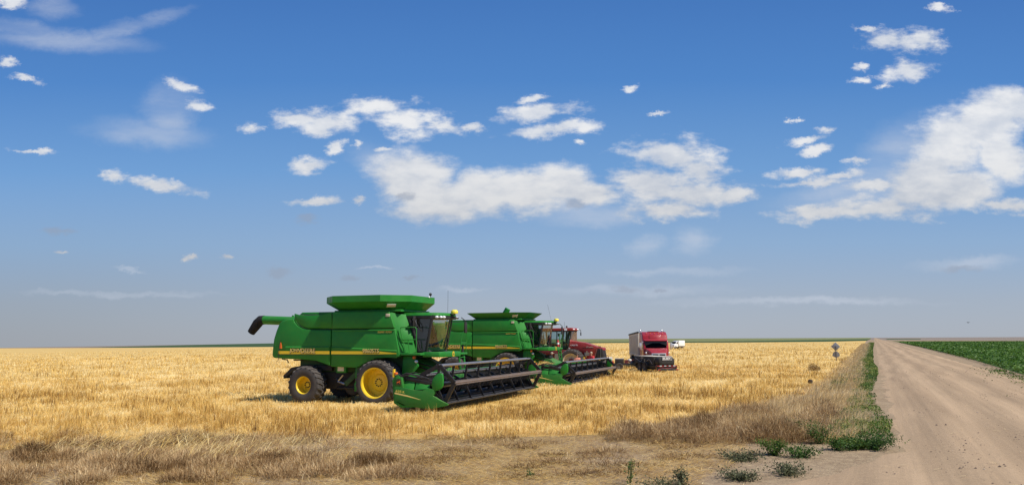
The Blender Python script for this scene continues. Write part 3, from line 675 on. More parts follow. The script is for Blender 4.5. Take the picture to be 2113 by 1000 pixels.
    for nm, ps in (('work_lamp', [(2.44, -1.0), (2.56, -.84), (2.63, -.68), (2.56, .84), (2.44, 1.0)]),):
        for px, py in ps:
            m = MB(); d = Vector((.75, py * .66, 0)).normalized(); cc = Vector((px, py, 3.73))
            m.ball(tuple(cc), .085, .085, .062); m.build(nm, 'lamp_glass', C)
    m = MB(); m.bar((2.6, .0, 3.84), (2.86, .0, 3.86), .12, .06); m.bar((2.65, .1, 3.78), (2.9, .3, 3.70), .06, .05); m.build('receiver_bracket', 'black', C)
    m = MB(); m.lathe([(.001, .13), (.10, .125), (.155, .07), (.165, .0), (.15, -.05), (.001, -.06)], (2.83, 0.0, 3.95), 'z', 20); m.build('gps_receiver', 'yellow_dome', C, smooth=50)
    m = MB(); m.tube([(2.45, 0.1, 3.9), (2.46, .1, 4.95)] if tall_ext else [(2.45, 0.1, 3.9), (2.20, .1, 5.0)], .006, 5); m.build('antenna', 'black', C)
    m = MB(); m.box(1.42, 1.47, -1.32, -1.08, 3.28, 3.78); m.build('side_mirror', 'black', C, bevel=.02)
    m = MB(); m.tube([(1.47, -1.2, 3.6), (1.62, -1.25, 3.35), (1.75, -1.05, 3.1)], .018); m.build('mirror_arm', 'black', C); m = MB(); m.tube([(2.75, .95, 3.75), (2.85, 1.2, 3.6), (2.85, 1.25, 3.2)], .02); m.build('mirror_arm', 'black', C)
    m = MB(); m.box(2.80, 2.86, 1.12, 1.38, 3.05, 3.55); m.build('side_mirror', 'black', C, bevel=.02)
    # ---- platform, rails, ladder
    m = MB(); m.box(1.0, 2.0, -1.66, 1.66, 2.08, 2.18); m.prism([(1.9, -1.3), (2.62, -1.12), (2.78, -.8), (2.78, .8), (2.62, 1.12), (1.9, 1.3)], 2.0, 2.22, 'z'); m.box(2.3, 2.72, .75, 1.75, 2.06, 2.16)
    P = m.build('platform', 'green', T, bevel=.025)
    # badge on the front of the platform
    m = MB(); m.prism([(-.09, 2.02), (.09, 2.02), (.10, 2.16), (.05, 2.24), (-.05, 2.24), (-.10, 2.16)], 2.785, 2.795, 'x'); b = m.build('badge', 'yellow_decal', P)
    m = MB(); m.prism([(-.05, 2.07), (.0, 2.05), (.05, 2.08), (.06, 2.13), (.02, 2.15), (.03, 2.2), (-.01, 2.2), (-.02, 2.14), (-.06, 2.12)], 2.796, 2.80, 'x'); m.build('emblem', 'green_dark', b)
    def rail(pts_list, r=.021):
        m = MB()
        for pts in pts_list: m.tube(pts, r, 7)
        return m.build('handrail', 'green', T)
    rail([[(1.30, -1.62, 2.15), (.98, -1.62, 3.22), (1.02, -1.62, 3.29), (1.70, -1.62, 3.29), (1.77, -1.62, 3.22), (1.77, -1.62, 2.15)], [(1.05, -1.62, 2.76), (1.77, -1.62, 2.76)], [(1.36, -1.62, 2.76), (1.45, -1.62, 2.2), (1.25, -1.62, 2.2)]])
    rail([[(2.62, 1.1, 2.1), (2.7, 1.15, 3.08), (2.72, 1.3, 3.12), (2.72, 1.62, 3.12), (2.70, 1.68, 3.06), (2.65, 1.7, 2.1)], [(2.66, 1.12, 2.6), (2.68, 1.69, 2.6)]])
    lad = MB(); lad.bar((2.62, .95, 2.1), (2.75, 1.0, 1.05), .10, .05); lad.bar((2.62, 1.5, 2.1), (2.75, 1.5, 1.05), .10, .05)
    for k in range(4): lad.bar((2.64 + k * .035, .95, 1.95 - k * .26), (2.64 + k * .035, 1.5, 1.95 - k * .26), .14, .03)
    lad.build('ladder', 'green', T)
    m = MB(); m.tube([(2.55, 1.55, 2.18), (2.55, 1.55, 2.42)], .05, 10); m.box(2.5, 2.6, 1.5, 1.6, 2.42, 2.5); m.build('hydraulic_post', 'black', T)
    # ---- chassis
    m = MB(); m.box(-4.6, .9, -.95, .95, 1.25, 2.0); m.prism([(-.6, 1.0), (.9, .95), (1.3, 2.1), (-1.2, 2.1)], -1.0, 1.0); m.prism([(-1.2, 1.15), (-.85, 1.15), (-.85, 1.75), (-1.2, 1.75)], -1.58, -1.3)
    m.mirror_y(); m.build('chassis', 'green_dark', T, bevel=.03)
    m = MB(); m.box(-1.28, -.86, -1.52, -1.36, .55, 1.7); m.box(-1.3, -.84, -1.55, -1.32, .5, .85); m.build('hanger_bracket', 'green', T, bevel=.02)
    m = MB(); m.bar((-1.95, -1.25, .78), (-1.25, -1.3, 1.35), .22, .06, up=(0, 1, 0)); m.tube([(-1.9, -1.29, .82), (-1.9, -1.22, .82)], .07, 10); m.build('drive_arm', 'green_dark', T, bevel=.01)
    m = MB(); m.box(-2.28, -1.78, -1.5, -1.3, 1.3, 1.62); m.build('battery_box', 'green', T, bevel=.02); m = MB(); m.box(-2.2, -1.88, -1.512, -1.502, 1.38, 1.6); m.build('warning_label', 'paper_label', T)
    m = MB(); m.box(-3.4, -1.1, -1.0, 1.0, .55, 1.3); m.lathe([(.001, -1.05), (.42, -1.05), (.45, -1.0), (.45, 1.0), (.42, 1.05), (.001, 1.05)], (-1.7, 0, .72), 'y', 20); m.tube([(-2.5, -1.1, .6), (-1.0, -1.1, .62)], .06); m.build('rotor_housing', 'black', T, bevel=.03)
    m = MB(); m.tube([(-2.6, -1.0, 1.0), (-2.3, -1.25, .95), (-2.05, -1.28, 1.2)], .035); m.tube([(-2.4, -1.15, .9), (-2.0, -1.2, .8)], .05); m.build('drive_shaft', 'steel', T)
    m = MB(); m.prism([(-5.35, .98), (-5.38, 1.12), (-4.95, 1.5), (-4.2, 1.62), (-2.75, 1.62), (-2.75, 1.36), (-4.3, 1.42), (-4.8, 1.36)], -1.15, 1.15); m.build('chopper_hood', 'black', T, bevel=.02)
    m = MB(); m.tube([(-3.7, -1.2, .78), (-3.7, 1.2, .78)], .14, 12); m.box(-3.85, -3.55, -.3, .3, .8, 1.4); m.build('rear_axle', 'green_dark', T)
    m = MB(); m.tube([(0, -1.7, .94), (0, 1.7, .94)], .22, 14); m.box(-.35, .35, -1.1, -.75, .6, 1.4); m.box(-.35, .35, .75, 1.1, .6, 1.4); m.build('front_axle', 'green_dark', T)
    # feeder house
    m = MB(); m.prism([(.4, .95), (.6, 1.75), (1.3, 1.95), (3.0, 1.22), (3.0, .42), (2.2, .55)], -.78, .78); m.build('feeder_house', 'green_dusty', T, bevel=.03)
    m = MB(); m.box(1.0, 1.35, -1.3, -.9, 1.45, 2.05); m.prism([(.95, 1.2), (1.5, 1.3), (1.75, 1.62), (1.55, 2.05), (1.0, 2.05)], -1.35, -1.28); m.build('side_shield', 'green', T, bevel=.01)
    m = MB(); m.tube([(1.5, -.85, 1.6), (2.2, -.95, 1.35), (2.9, -.9, 1.15)], .035); m.tube([(1.4, -.82, 1.75), (2.1, -.9, 1.6), (2.8, -1.0, 1.35), (3.0, -1.6, 1.3)], .028); m.tube([(1.2, -.9, 1.2), (2.4, -.84, .75)], .06); m.box(2.2, 2.5, -.5, .2, 1.5, 1.72); m.build('hydraulic_hose', 'black', T)
    m = MB(); m.box(1.5, 1.62, -1.45, -1.33, 1.93, 2.05); m.build('turn_signal', 'orange', T, bevel=.03); m = MB(); m.ball((1.66, -1.38, 1.82), .08, .1, .07); m.build('headlight', 'lamp_glass', T)
    m = MB(); m.prism([(1.85, 1.1), (2.4, 1.0), (2.45, 1.2), (1.9, 1.35)], -.80, -.785); m.prism([(2.0, 1.28), (2.12, 1.26), (2.12, 1.4), (2.0, 1.42)], -.81, -.79); m.build('warning_label', 'yellow_decal', T)
    # ---- wheels
    for s in (-1, 1):
        wheel(T, 0.06, .92, s * 2.2, .52, .965, .63, s, .85, 24, .05, bolts=s < 0)
        wheel(T, 0.06, .92, s * 1.56, .50, .965, .63, s, .5, 24, .05)
        wheel(T, -3.72, .755, s * 1.93, .72, .85, .375, s, .52, 20, .055, hubr=.16, bolts=s < 0)
    H = build_header(T)
    if hdx or hdz:
        H.location = (hdx, 0, hdz)
        for ch in H.children:
            if ch.name.startswith(('reel', )) and not ch.name.startswith('reel_shield'): ch.location.z = reel_dz
    return T

def build_header(T):
    Yh = 5.5
    # table: back wall, floor, top beam as one bent sheet
    m = MB(); prof = [(3.02, 1.30), (2.92, 1.34), (2.86, 1.22), (2.92, .45), (3.2, .33), (4.0, .36), (4.72, .42), (4.72, .38), (3.95, .28), (3.1, .24), (2.82, .40), (2.74, 1.24), (2.86, 1.42), (3.02, 1.40)]
    m.prism(prof, -Yh + .06, Yh - .06)
    H = m.build('header', 'green', T, bevel=.0)
    m = MB(); m.prism([(3.0, .62), (3.45, .38), (4.0, .395), (4.70, .46), (4.70, .43), (4.0, .365), (3.2, .345), (2.96, .5)], -Yh + .2, Yh - .2); m.build('header_floor', 'reel_black', H); m = MB(); m.prism([(2.965, .50), (3.0, .50), (2.985, 1.22), (2.945, 1.22)], -Yh + .2, Yh - .2); m.build('shade_backing', 'reel_black', H)  # floor coloured black, black sheet added behind: shade inside the header put into colour
    # cutter bar with guards
    m = MB(); m.box(4.70, 4.80, -Yh + .15, Yh - .15, .385, .425)
    n = 72
    for k in range(n):
        y = -Yh + .25 + k * (2 * Yh - .5) / (n - 1)
        m.add([(4.78, y - .025, .39), (4.78, y + .025, .39), (4.78, y + .025, .43), (4.78, y - .025, .43), (4.92, y, .39)], [(0, 1, 2, 3), (0, 4, 1), (1, 4, 2), (2, 4, 3), (3, 4, 0)])
    m.build('cutter_bar', 'bat_metal', H)
    # cross auger with flighting
    m = MB(); m.tube([(3.42, -Yh + .25, .82), (3.42, Yh - .25, .82)], .2, 16)
    for side in (-1, 1):
        k_ = 150; o = len(m.v)
        for i in range(k_ + 1):
            y = side * (Yh - .3 - i * (Yh - 1.0) / k_); a = i * 2 * math.pi * 8 / k_ * side
            m.v += [(3.42 + r * math.cos(a), y, .82 + r * math.sin(a)) for r in (.2, .33)]
        m.f += [(o + 2 * i, o + 2 * i + 1, o + 2 * i + 3, o + 2 * i + 2) for i in range(k_)]
    m.build('cross_auger', 'reel_black', H)
    for s in (-1, 1):
        e = MB()
        # lower curved end sheet
        lower = [(2.88, 1.03), (3.25, .98), (3.70, .90), (4.02, .89), (4.30, .97), (4.50, .93), (4.52, .80), (4.46, .71), (4.72, .55), (5.03, .40), (5.0, .36), (4.44, .24), (4.01, .25), (3.43, .32), (2.92, .50)]
        n = len(lower)
        zmid = .62
        def yo(x, z): return Yh + .07 * (1 - abs(z - zmid) / .42) - max(0, x - 4.3) * .22
        e.v = [(x, s * (Yh - .10 - max(0, x - 4.3) * .15), z) for x, z in lower] + [(x, s * yo(x, z), z) for x, z in lower]
        cx = [(3.2, .72), (3.6, .66), (4.0, .62), (4.4, .55)]
        o = len(e.v); e.v += [(x, s * (yo(x, z) + .02), z) for x, z in cx]
        e.f += [tuple(range(n - 1, -1, -1))] + [(i, (i + 1) % n, n + (i + 1) % n, n + i) for i in range(n)]
        # outer face as a fan over the ridge points
        idx = [0, 0, 1, 2, 2, 3, 3, 3, 3, 3, 3, 3, 2, 1, 0]
        for i in range(n):
            j = (i + 1) % n; a, b = o + idx[i], o + idx[j]
            e.f.append((n + i, n + j, a) if a == b else (n + i, n + j, b, a))
        E = e.build('end_sheet', 'green_dusty', H, smooth=50)
        # model stripe and number
        if s < 0:
            m = MB(); m.prism([(2.93, .76), (2.95, .81), (3.5, .70), (4.02, .56), (3.5, .66)], -Yh - .115, -Yh - .095); m.build('side_stripe', 'cream_letter', E)
            text('lettering', '635', .085, (2.98, -Yh - .118, .83), E, 'gold_letter', .24, .003, (math.pi / 2, R(8), 0), 0, .01); text('lettering', 'R', .085, (3.27, -Yh - .118, .79), E, 'gold_letter', .08, .003, (math.pi / 2, R(8), 0), 0, .01)
        # slanting upper sheets
        m = MB()
        for a, b, za, zb, ta, tb in ((3.14, 3.64, .97, .905, 1.20, 1.29), (3.69, 4.28, .90, .95, 1.29, 1.17)):
            o = len(m.v)
            m.v += [(a, s * (Yh - .03), za), (b, s * (Yh - .03), zb), (b, s * (Yh - .22), tb), (a, s * (Yh - .22), ta), (a, s * (Yh - .09), za), (b, s * (Yh - .09), zb), (b, s * (Yh - .27), tb), (a, s * (Yh - .27), ta)]
            m.f += [tuple(o + k for k in q) for q in ((0, 1, 2, 3), (7, 6, 5, 4), (0, 4, 5, 1), (1, 5, 6, 2), (2, 6, 7, 3), (3, 7, 4, 0))]
        m.build('drive_cover', 'green', H, bevel=.012)
        # rear corner box with badge
        m = MB(); m.prism([(2.86, 1.02), (2.90, 1.36), (3.16, 1.36), (3.22, .97)], s * (Yh + .0), s * (Yh - .3)); m.build('corner_box', 'green_dusty', H, bevel=.02)
        if s < 0:
            m = MB(); m.prism([(2.94, 1.08), (2.97, 1.30), (3.12, 1.30), (3.15, 1.08)], -Yh - .012, -Yh - .002); b = m.build('badge', 'dark_letter', H)
            d = MB(); d.prism([(3.045 + p * .16, 1.18 + q * .16) for p, q in [(-.42, -.30), (-.18, -.02), (.08, -.02), (.22, -.28), (.32, -.26), (.20, .02), (.26, .14), (.42, .22), (.28, .30), (.30, .46), (.16, .28), (.02, .14), (-.20, .14), (-.46, .04)]], -Yh - .018, -Yh - .013); d.build('emblem', 'orange', b)
        # oval shield
        m = MB(); sh = [(4.38, 1.10), (4.43, 1.31), (4.54, 1.44), (4.67, 1.52), (4.78, 1.53), (4.84, 1.47), (4.86, 1.30), (4.85, 1.10), (4.80, .99), (4.70, .92), (4.55, .88), (4.44, .92)]
        m.prism(sh, s * (Yh - .02), s * (Yh - .12)); m.build('reel_shield', 'green', H, bevel=.025, seg=3)
        # inner black end panel and hoses
        m = MB(); m.prism([(3.0, .4), (4.9, .42), (4.5, .75), (4.3, 1.15), (3.0, 1.25)], s * (Yh - .28), s * (Yh - .31)); m.build('inner_panel', 'reel_black', H)
        m = MB()
        m.tube([(3.0, s * (Yh - .2), 1.40), (3.3, s * (Yh - .15), 1.50), (3.8, s * (Yh - .18), 1.42), (4.2, s * (Yh - .2), 1.30)], .03); m.tube([(3.05, s * (Yh - .1), 1.38), (3.5, s * (Yh - .1), 1.46), (4.0, s * (Yh - .12), 1.34)], .022); m.tube([(3.1, s * (Yh - .3), 1.42), (3.5, s * (Yh - .35), 1.53), (4.1, s * (Yh - .3), 1.40)], .02)
        m.bar((3.2, s * (Yh - .22), 1.36), (4.45, s * (Yh - .22), 1.18), .09, .12)
        m.build('hydraulic_hose', 'black', H)
        m = MB(); m.box(2.78, 2.84, s * (Yh - .05) - .05, s * (Yh - .05) + .05, 1.36, 1.66); m.build('reflector', 'yellow_decal', H); m = MB(); m.box(2.845, 2.95, s * (Yh - .05) - .06, s * (Yh - .05) + .06, 1.46, 1.54); m.build('marker_lamp', 'orange', H, bevel=.02)
        # gauge wheel
        m = MB(); m.lathe([(.10, -.09), (.20, -.10), (.24, -.06), (.25, 0), (.24, .06), (.20, .10), (.10, .09)], (3.72, s * (Yh - .35), .22), 'y', 24); g = m.build('gauge_wheel', 'rubber', H); m = MB(); m.lathe([(.001, s * .06), (.06, s * .06), (.13, s * .09), (.15, s * .095)], (3.72, s * (Yh - .35), .22), 'y', 20); m.build('rim', 'wheel_tan', g)
    # reel
    cxr, czr, rr = 4.45, 1.06, .75
    ang = [R(80 + 72 * k) for k in range(5)]
    pts = [(cxr + rr * math.cos(a), czr + rr * math.sin(a)) for a in ang]
    m = MB(); m.tube([(cxr, -Yh + .35, czr), (cxr, Yh - .35, czr)], .11, 14); RL = m.build('reel', 'reel_black', H)
    for i, (x, z) in enumerate(pts):
        a = ang[i]; m = MB()
        if i == 0:       # top bat: two bright tubes with a tine bar
            m.tube([(x + .05, -Yh + .3, z - .01), (x + .05, Yh - .3, z - .01)], .045, 10); m.tube([(x - .11, -Yh + .3, z + .0), (x - .11, Yh - .3, z + .0)], .045, 10); m.box(x - .1, x + .06, -Yh + .3, Yh - .3, z - .04, z - .01)
            m.build('reel_bat', 'bat_metal', RL)
        else:
            ca, sa = math.cos(a), math.sin(a)
            m.bar((x, -Yh + .3, z), (x, Yh - .3, z), .16, .035, up=(ca, 0, sa)); m.tube([(x, -Yh + .3, z), (x, Yh - .3, z)], .04, 8)
            m.build('reel_bat', 'bat_brown' if i == 4 else 'bat_metal' if i == 1 else 'reel_black', RL)
        t = MB(); nt = 74
        for k in range(nt):     # tines hang down from each bat
            y = -Yh + .4 + k * (2 * Yh - .8) / (nt - 1)
            t.bar((x, y, z), (x + .05, y, z - .26), .012)
        t.build('tines', 'reel_black', RL)
    for k in range(9):           # spiders
        y = -Yh + .32 + k * (2 * Yh - .64) / 8; m = MB()
        for i, (x, z) in enumerate(pts):
            m.bar((cxr, y, czr), (x, y, z), .085, .05, up=(0, 1, 0))
            if k in (0, 8):
                x2, z2 = pts[(i + 1) % 5]; m.bar((x, y, z), (x2, y, z2), .15, .07, up=(0, 1, 0))
        m.lathe([(.001, -.05), (.2, -.05), (.2, .05), (.001, .05)], (cxr, y, czr), 'y', 16)
        m.build('reel_spider', 'reel_black', RL)
    m = MB()                      # short pitch plates between the spiders
    for k in range(8):
        y = -Yh + .32 + (k + .5) * (2 * Yh - .64) / 8
        m.box(cxr - .16, cxr + .16, y - .42, y + .42, czr - .08, czr + .10)
    m.build('reel_baffle', 'black_gloss', RL, bevel=.03)
    for s in (-1, 1):
        m = MB(); m.bar((2.95, s * (Yh - .22), 1.38), (4.5, s * (Yh - .22), 1.08), .12, .14); m.bar((3.2, s * (Yh - .25), 1.2), (3.95, s * (Yh - .25), 1.15), .06); m.build('reel_arm', 'reel_black', H, bevel=.01)
    return H

c1x, c1y = -5.25, 35.1
build_combine('nearest green combine harvester with tall flared grain tank and folded rear auger', (c1x, c1y, float(gz(c1x)) + .0), 110, True)
c2x, c2y = .25, 51.18
build_combine('green combine harvester standing behind the nearest one, beside the red tractor', (c2x, c2y, -.05), 110.7, False, .35, -.20, -.20)

# ------------------------------------------------------------------ red articulated tractor
def build_tractor():
    x0, y0 = 5.19, 63.07
    T = thing('tractor', 'red articulated tractor with sloping hood parked behind the second combine', 'tractor', (x0, y0, 0), 108)
    m = MB(); side = [(-.40, 2.50), (-.2, 2.54), (.95, 2.38), (2.0, 2.04), (2.40, 1.98), (2.44, 1.75), (1.98, 1.9), (1.70, 1.05), (1.15, 1.05), (.85, 1.35), (.62, 1.62), (.2, 1.8), (-.40, 1.85)]
    m.prism(side, -.60, .60); H = m.build('hood', 'red_tractor', T, bevel=.05, seg=3)
    m = MB(); m.prism([(1.98, 1.92), (2.38, 1.90), (2.46, 1.2), (2.30, 1.02), (1.72, 1.02)], -.615, .615); m.build('grille', 'black', H, bevel=.03)
    m = MB(); m.bar((2.18, -.625, 1.9), (2.2, -.625, 1.05), .03, .02); m.bar((1.93, -.625, 1.92), (1.68, -.625, 1.05), .03, .02); m.build('grille_trim', 'steel', H)
    m = MB(); m.box(.75, 1.6, -.612, -.603, 1.95, 1.99); m.build('hood_stripe', 'black', H)
    text('lettering', 'CASE', .12, (-.28, -.613, 2.13), H, 'white', .40, .003); text('lettering', 'IH', .12, (.17, -.613, 2.13), H, 'white', .15, .003)
    text('lettering', 'STX450', .09, (1.05, -.613, 1.99), H, 'offwhite', .55, .003)
    m = MB(); m.box(1.95, 2.15, -.3, -.15, 1.99, 2.1); m.build('hood_catch', 'black', H)
    # cab
    c = MB()
    for s in (-1, 1):
        y = s * .92
        c.bar((-.98, y, 1.75), (-.74, y, 3.36), .15, .12); c.bar((-.42, y, 1.9), (-.10, y, 3.36), .08, .08); c.bar((-2.6, y, 1.75), (-2.75, y, 3.36), .10, .10); c.bar((-1.85, y, 1.8), (-1.8, y, 3.36), .07, .07)
        c.bar((-2.7, y, 3.33), (-.1, y, 3.33), .07, .08)
    c.bar((-.12, -.9, 3.33), (-.12, .9, 3.33), .08, .08)
    C = c.build('cab', 'black', T, bevel=.01)
    m = MB(); m.prism([(-2.85, 3.36), (-2.8, 3.58), (-.75, 3.57), (-.1, 3.60), (.05, 3.50), (.03, 3.36)], -1.0, 1.0); m.build('cab_roof', 'red_tractor', C, bevel=.05)
    m = MB(); m.prism([(-2.9, 1.45), (-2.85, 1.80), (-.35, 1.80), (-.3, 1.35), (-1.2, 1.05), (-1.4, 1.45)], -.95, .95); m.build('cab_base', 'red_dark', C, bevel=.04)
    for s in (-1, 1):
        for nm, g in (('side_window', [(-2.6, 1.82), (-1.0, 1.82), (-.8, 3.3), (-2.7, 3.3)]), ('quarter_window', [(-.92, 1.86), (-.45, 1.92), (-.16, 3.3), (-.7, 3.3)])):
            m = MB(); m.v = [(x, s * .90, z) for x, z in g]; m.f = [(0, 1, 2, 3)]; m.build(nm, 'cab_glass', C)
    m = MB(); m.v = [(-.40, -.86, 1.95), (-.40, .86, 1.95), (-.10, .86, 3.3), (-.10, -.86, 3.3)]; m.f = [(0, 1, 2, 3)]; m.build('windscreen', 'cab_glass', C)
    m = MB(); m.box(-2.3, -2.1, -.3, .3, 2.3, 3.0); m.box(-2.3, -1.7, -.3, .3, 2.1, 2.3); m.box(-2.1, -1.8, -.2, .2, 1.8, 2.1); m.build('operator_seat', 'interior', C, bevel=.05)
    m = MB(); m.box(-1.05, -.75, -.4, .4, 1.8, 2.45); m.lathe([(.17, -.02), (.19, 0), (.17, .02)], (-1.15, 0, 2.62), 'x', 16); m.tube([(-1.15, 0, 2.62), (-.9, 0, 2.4)], .03); m.box(-1.3, -1.2, -.75, -.6, 2.9, 3.15); m.build('console', 'interior', C, bevel=.02)
    m = MB(); m.box(-.62, .0, .55, .60, 2.0, 3.3); m.build('brown_sheet', 'matt_brown', C)
    for y in (-.85, -.6, .6, .85):
        m = MB(); m.ball((.05, y, 3.47), .05, .09, .06); m.build('work_lamp', 'lamp_glass', C)
    m = MB(); m.box(-.68, -.45, -1.02, -1.0, 3.37, 3.55); m.build('work_lamp', 'lamp_glass', C)
    m = MB(); m.tube([(-.55, -.78, 1.85), (-.55, -.78, 2.0), (-.53, -.78, 2.8), (-.53, -.78, 3.68), (-.50, -.78, 3.74)], [.06, .085, .085, .075, .08], 14); m.tube([(-.53, -.78, 2.0), (-.53, -.78, 2.9)], .11, 14); m.tube([(-.55, -.78, 1.95), (-.35, -.6, 1.88)], .10, 10); m.build('exhaust_stack', 'post', T)
    m = MB(); m.tube([(.0, .95, 3.47), (.06, 1.35, 3.46), (.08, 1.65, 3.43), (.08, 1.7, 3.2)], .022); m.build('mirror_arm', 'black', C); m = MB(); m.box(.05, .11, 1.58, 1.78, 2.96, 3.24); m.build('side_mirror', 'black', C, bevel=.02)
    m = MB(); m.box(-.78, -.73, -1.25, -1.08, 2.9, 3.3); m.build('side_mirror', 'black', C, bevel=.02)
    m = MB(); m.tube([(-.9, 0, 3.55), (-.92, 0, 4.1)], .009, 5); m.build('antenna', 'black', C)
    m = MB(); m.box(-3.2, 1.7, -.5, .5, .75, 1.5); m.prism([(-5.2, .8), (-5.2, 1.7), (-3.0, 1.75), (-3.0, .8)], -.6, .6); m.tube([(.03, -1.8, .95), (.03, 1.8, .95)], .2, 12); m.tube([(-3.9, -1.8, .95), (-3.9, 1.8, .95)], .2, 12); m.build('chassis', 'red_dark', T, bevel=.03)
    m = MB(); m.box(.95, 1.3, -.9, -.6, 1.35, 1.6); m.tube([(1.0, -.7, 1.2), (1.15, -.9, 1.7)], .05); m.box(-1.5, -1.1, -1.05, -.8, .7, 1.5); m.build('step_frame', 'steel', T)
    for xx in (.03, -3.9):
        for s in (-1, 1):
            wheel(T, xx, .92, s * 1.92, .50, .96, .60, s, .5, 22, .05, 'wheel_tan'); wheel(T, xx, .92, s * 1.3, .50, .96, .60, s, .5, 22, .05, 'wheel_tan')
build_tractor()
m = MB(); m.lathe([(.001, -.25), (.085, -.25), (.09, -.2), (.09, .12), (.06, .2), (.025, .22), (.025, .27), (.001, .27)], (0, 0, .25), 'z', 16)
F = m.build('fire_extinguisher', 'red_mark'); F.location = (c2x + 2.5, c2y - 1.9, 2.05); tag(F, 'red fire extinguisher with a white band on the cab platform of the rear combine', 'fire extinguisher')
# stand it on the front deck of the second combine
def on(c, az, p):
    a = R(az); h = (math.sin(a), math.cos(a)); return (c[0] + h[0] * p[0] - h[1] * p[1], c[1] + h[1] * p[0] + h[0] * p[1], p[2])
F.location = on((c2x, c2y), 110.7, (2.62, .95, 2.15))
m = MB(); m.lathe([(.0915, -.06), (.0915, .06)], (0, 0, .25), 'z', 16); m.build('band', 'white', F)

# ------------------------------------------------------------------ people
def build_person(label, loc, az, shirt, hair, height, cap=None, lean=0., arm=0.):
    T = thing('person', label, 'person', loc, az)
    k = height / 1.75
    fw = lean
    J = {}
    def j(n, x, y, z, r): J[n] = (Vector((x + (fw * max(0, z - .95)), y, z)) * k, r * k)
    j('pelvis', 0, 0, .95, .14); j('belly', 0, 0, 1.10, .135); j('chest', 0, 0, 1.30, .155); j('neckb', .01, 0, 1.45, .075); j('neck', .02, 0, 1.52, .055); j('head1', .03, 0, 1.60, .085); j('head2', .03, 0, 1.68, .095); j('top', .02, 0, 1.735, .05)
    for s, q in ((-1, 'r'), (1, 'l')):
        j('hip' + q, 0, s * .09, .90, .095); j('knee' + q, .03, s * .10, .50, .062); j('ank' + q, -.01, s * .11, .09, .042); j('toe' + q, .16, s * .12, .045, .035)
        j('sh' + q, 0, s * .19, 1.40, .062); j('el' + q, .04 + arm * .1, s * .24, 1.12, .044); j('wr' + q, .16 + arm * .12, s * .21, .92 + arm * .25, .030); j('palm' + q, .19 + arm * .13, s * .205, .85 + arm * .26, .030)
        for f in range(4):
            j('f%d%s' % (f, q), .205 + arm * .14 + f * .0, s * .205 + (f - 1.5) * .018, .765 - (0, .012, .008, -.01)[f] + arm * .27, .0085)
        j('th' + q, .235 + arm * .14, s * .185, .83 + arm * .26, .010)
    E = [('pelvis', 'belly'), ('belly', 'chest'), ('chest', 'neckb'), ('neckb', 'neck'), ('neck', 'head1'), ('head1', 'head2'), ('head2', 'top')]
    for q in 'rl': E += [('pelvis', 'hip' + q), ('hip' + q, 'knee' + q), ('knee' + q, 'ank' + q), ('ank' + q, 'toe' + q), ('chest', 'sh' + q), ('sh' + q, 'el' + q), ('el' + q, 'wr' + q), ('wr' + q, 'palm' + q), ('palm' + q, 'th' + q)] + [('palm' + q, 'f%d%s' % (f, q)) for f in range(4)]
    def skin(nm, edges, mt, grow=1., extra=0., sub=1, root='pelvis'):
        names = []
        for a, b in edges:
            for n in (a, b):
                if n not in names: names.append(n)
        me = bpy.data.meshes.new(nm); me.from_pydata([J[n][0] for n in names], [(names.index(a), names.index(b)) for a, b in edges], [])
        o = bpy.data.objects.new(nm, me); COL.objects.link(o)
        md = o.modifiers.new('skin', 'SKIN'); md.use_smooth_shade = True
        for i, n in enumerate(names):
            r = J[n][1] * grow + extra; wd = 1.25 if n in ('chest', 'belly', 'pelvis') else 1
            me.skin_vertices[0].data[i].radius = (r * .85 if wd > 1 else r, r * wd); me.skin_vertices[0].data[i].use_root = (n == root)
        sb = o.modifiers.new('sub', 'SUBSURF'); sb.levels = sub; sb.render_levels = sub
        dg = bpy.context.evaluated_depsgraph_get(); nm_me = bpy.data.meshes.new_from_object(o.evaluated_get(dg)); bpy.data.objects.remove(o)
        nm_me.materials.clear(); nm_me.materials.append(MATS[mt]); nm_me.name = nm
        for p in nm_me.polygons: p.use_smooth = True
        o = bpy.data.objects.new(nm, nm_me); COL.objects.link(o); o.parent = T; return o
    B = skin('body', E, 'skin', 1., 0, 2)
    sh = [e for e in E if e[0] in ('belly', 'chest') and e[1] in ('chest', 'neckb', 'shr', 'shl')] + [('pelvis', 'belly')] + [('sh' + q, 'el' + q) for q in 'rl']
    skin('shirt', sh, shirt, 1.08, .012 * k, 2)
    tr = [('pelvis', 'hip' + q) for q in 'rl'] + [('hip' + q, 'knee' + q) for q in 'rl'] + [('knee' + q, 'ank' + q) for q in 'rl']
    skin('trousers', tr, 'trousers', 1.1, .01 * k, 2)
    hc = J['head2'][0]
    for q in 'rl':
        m = MB(); a = J['toe' + q][0]; m.ball((a.x - .07 * k, a.y, .05 * k), .14 * k, .05 * k, .055 * k); m.build('shoe', 'post', T)
    # face
    m = MB(); m.ball((hc.x + .098 * k, hc.y, hc.z - .045 * k), .018 * k, .014 * k, .022 * k); m.build('nose', 'skin', B)
    for s in (-1, 1):
        m = MB(); m.ball((hc.x + .086 * k, hc.y + s * .034 * k, hc.z - .015 * k), .009 * k, .013 * k, .008 * k); m.build('eye', 'hair', B)
        m = MB(); m.ball((hc.x - .005 * k, hc.y + s * .093 * k, hc.z - .03 * k), .02 * k, .012 * k, .03 * k); m.build('ear', 'skin', B)
    m = MB(); m.ball((hc.x + .084 * k, hc.y, hc.z - .085 * k), .012 * k, .024 * k, .006 * k); m.build('mouth', 'red_dark', B)
    m = MB(); m.ball((hc.x - .018 * k, hc.y, hc.z + .02 * k), .105 * k, .10 * k, .095 * k); m.build('hair', hair, T)
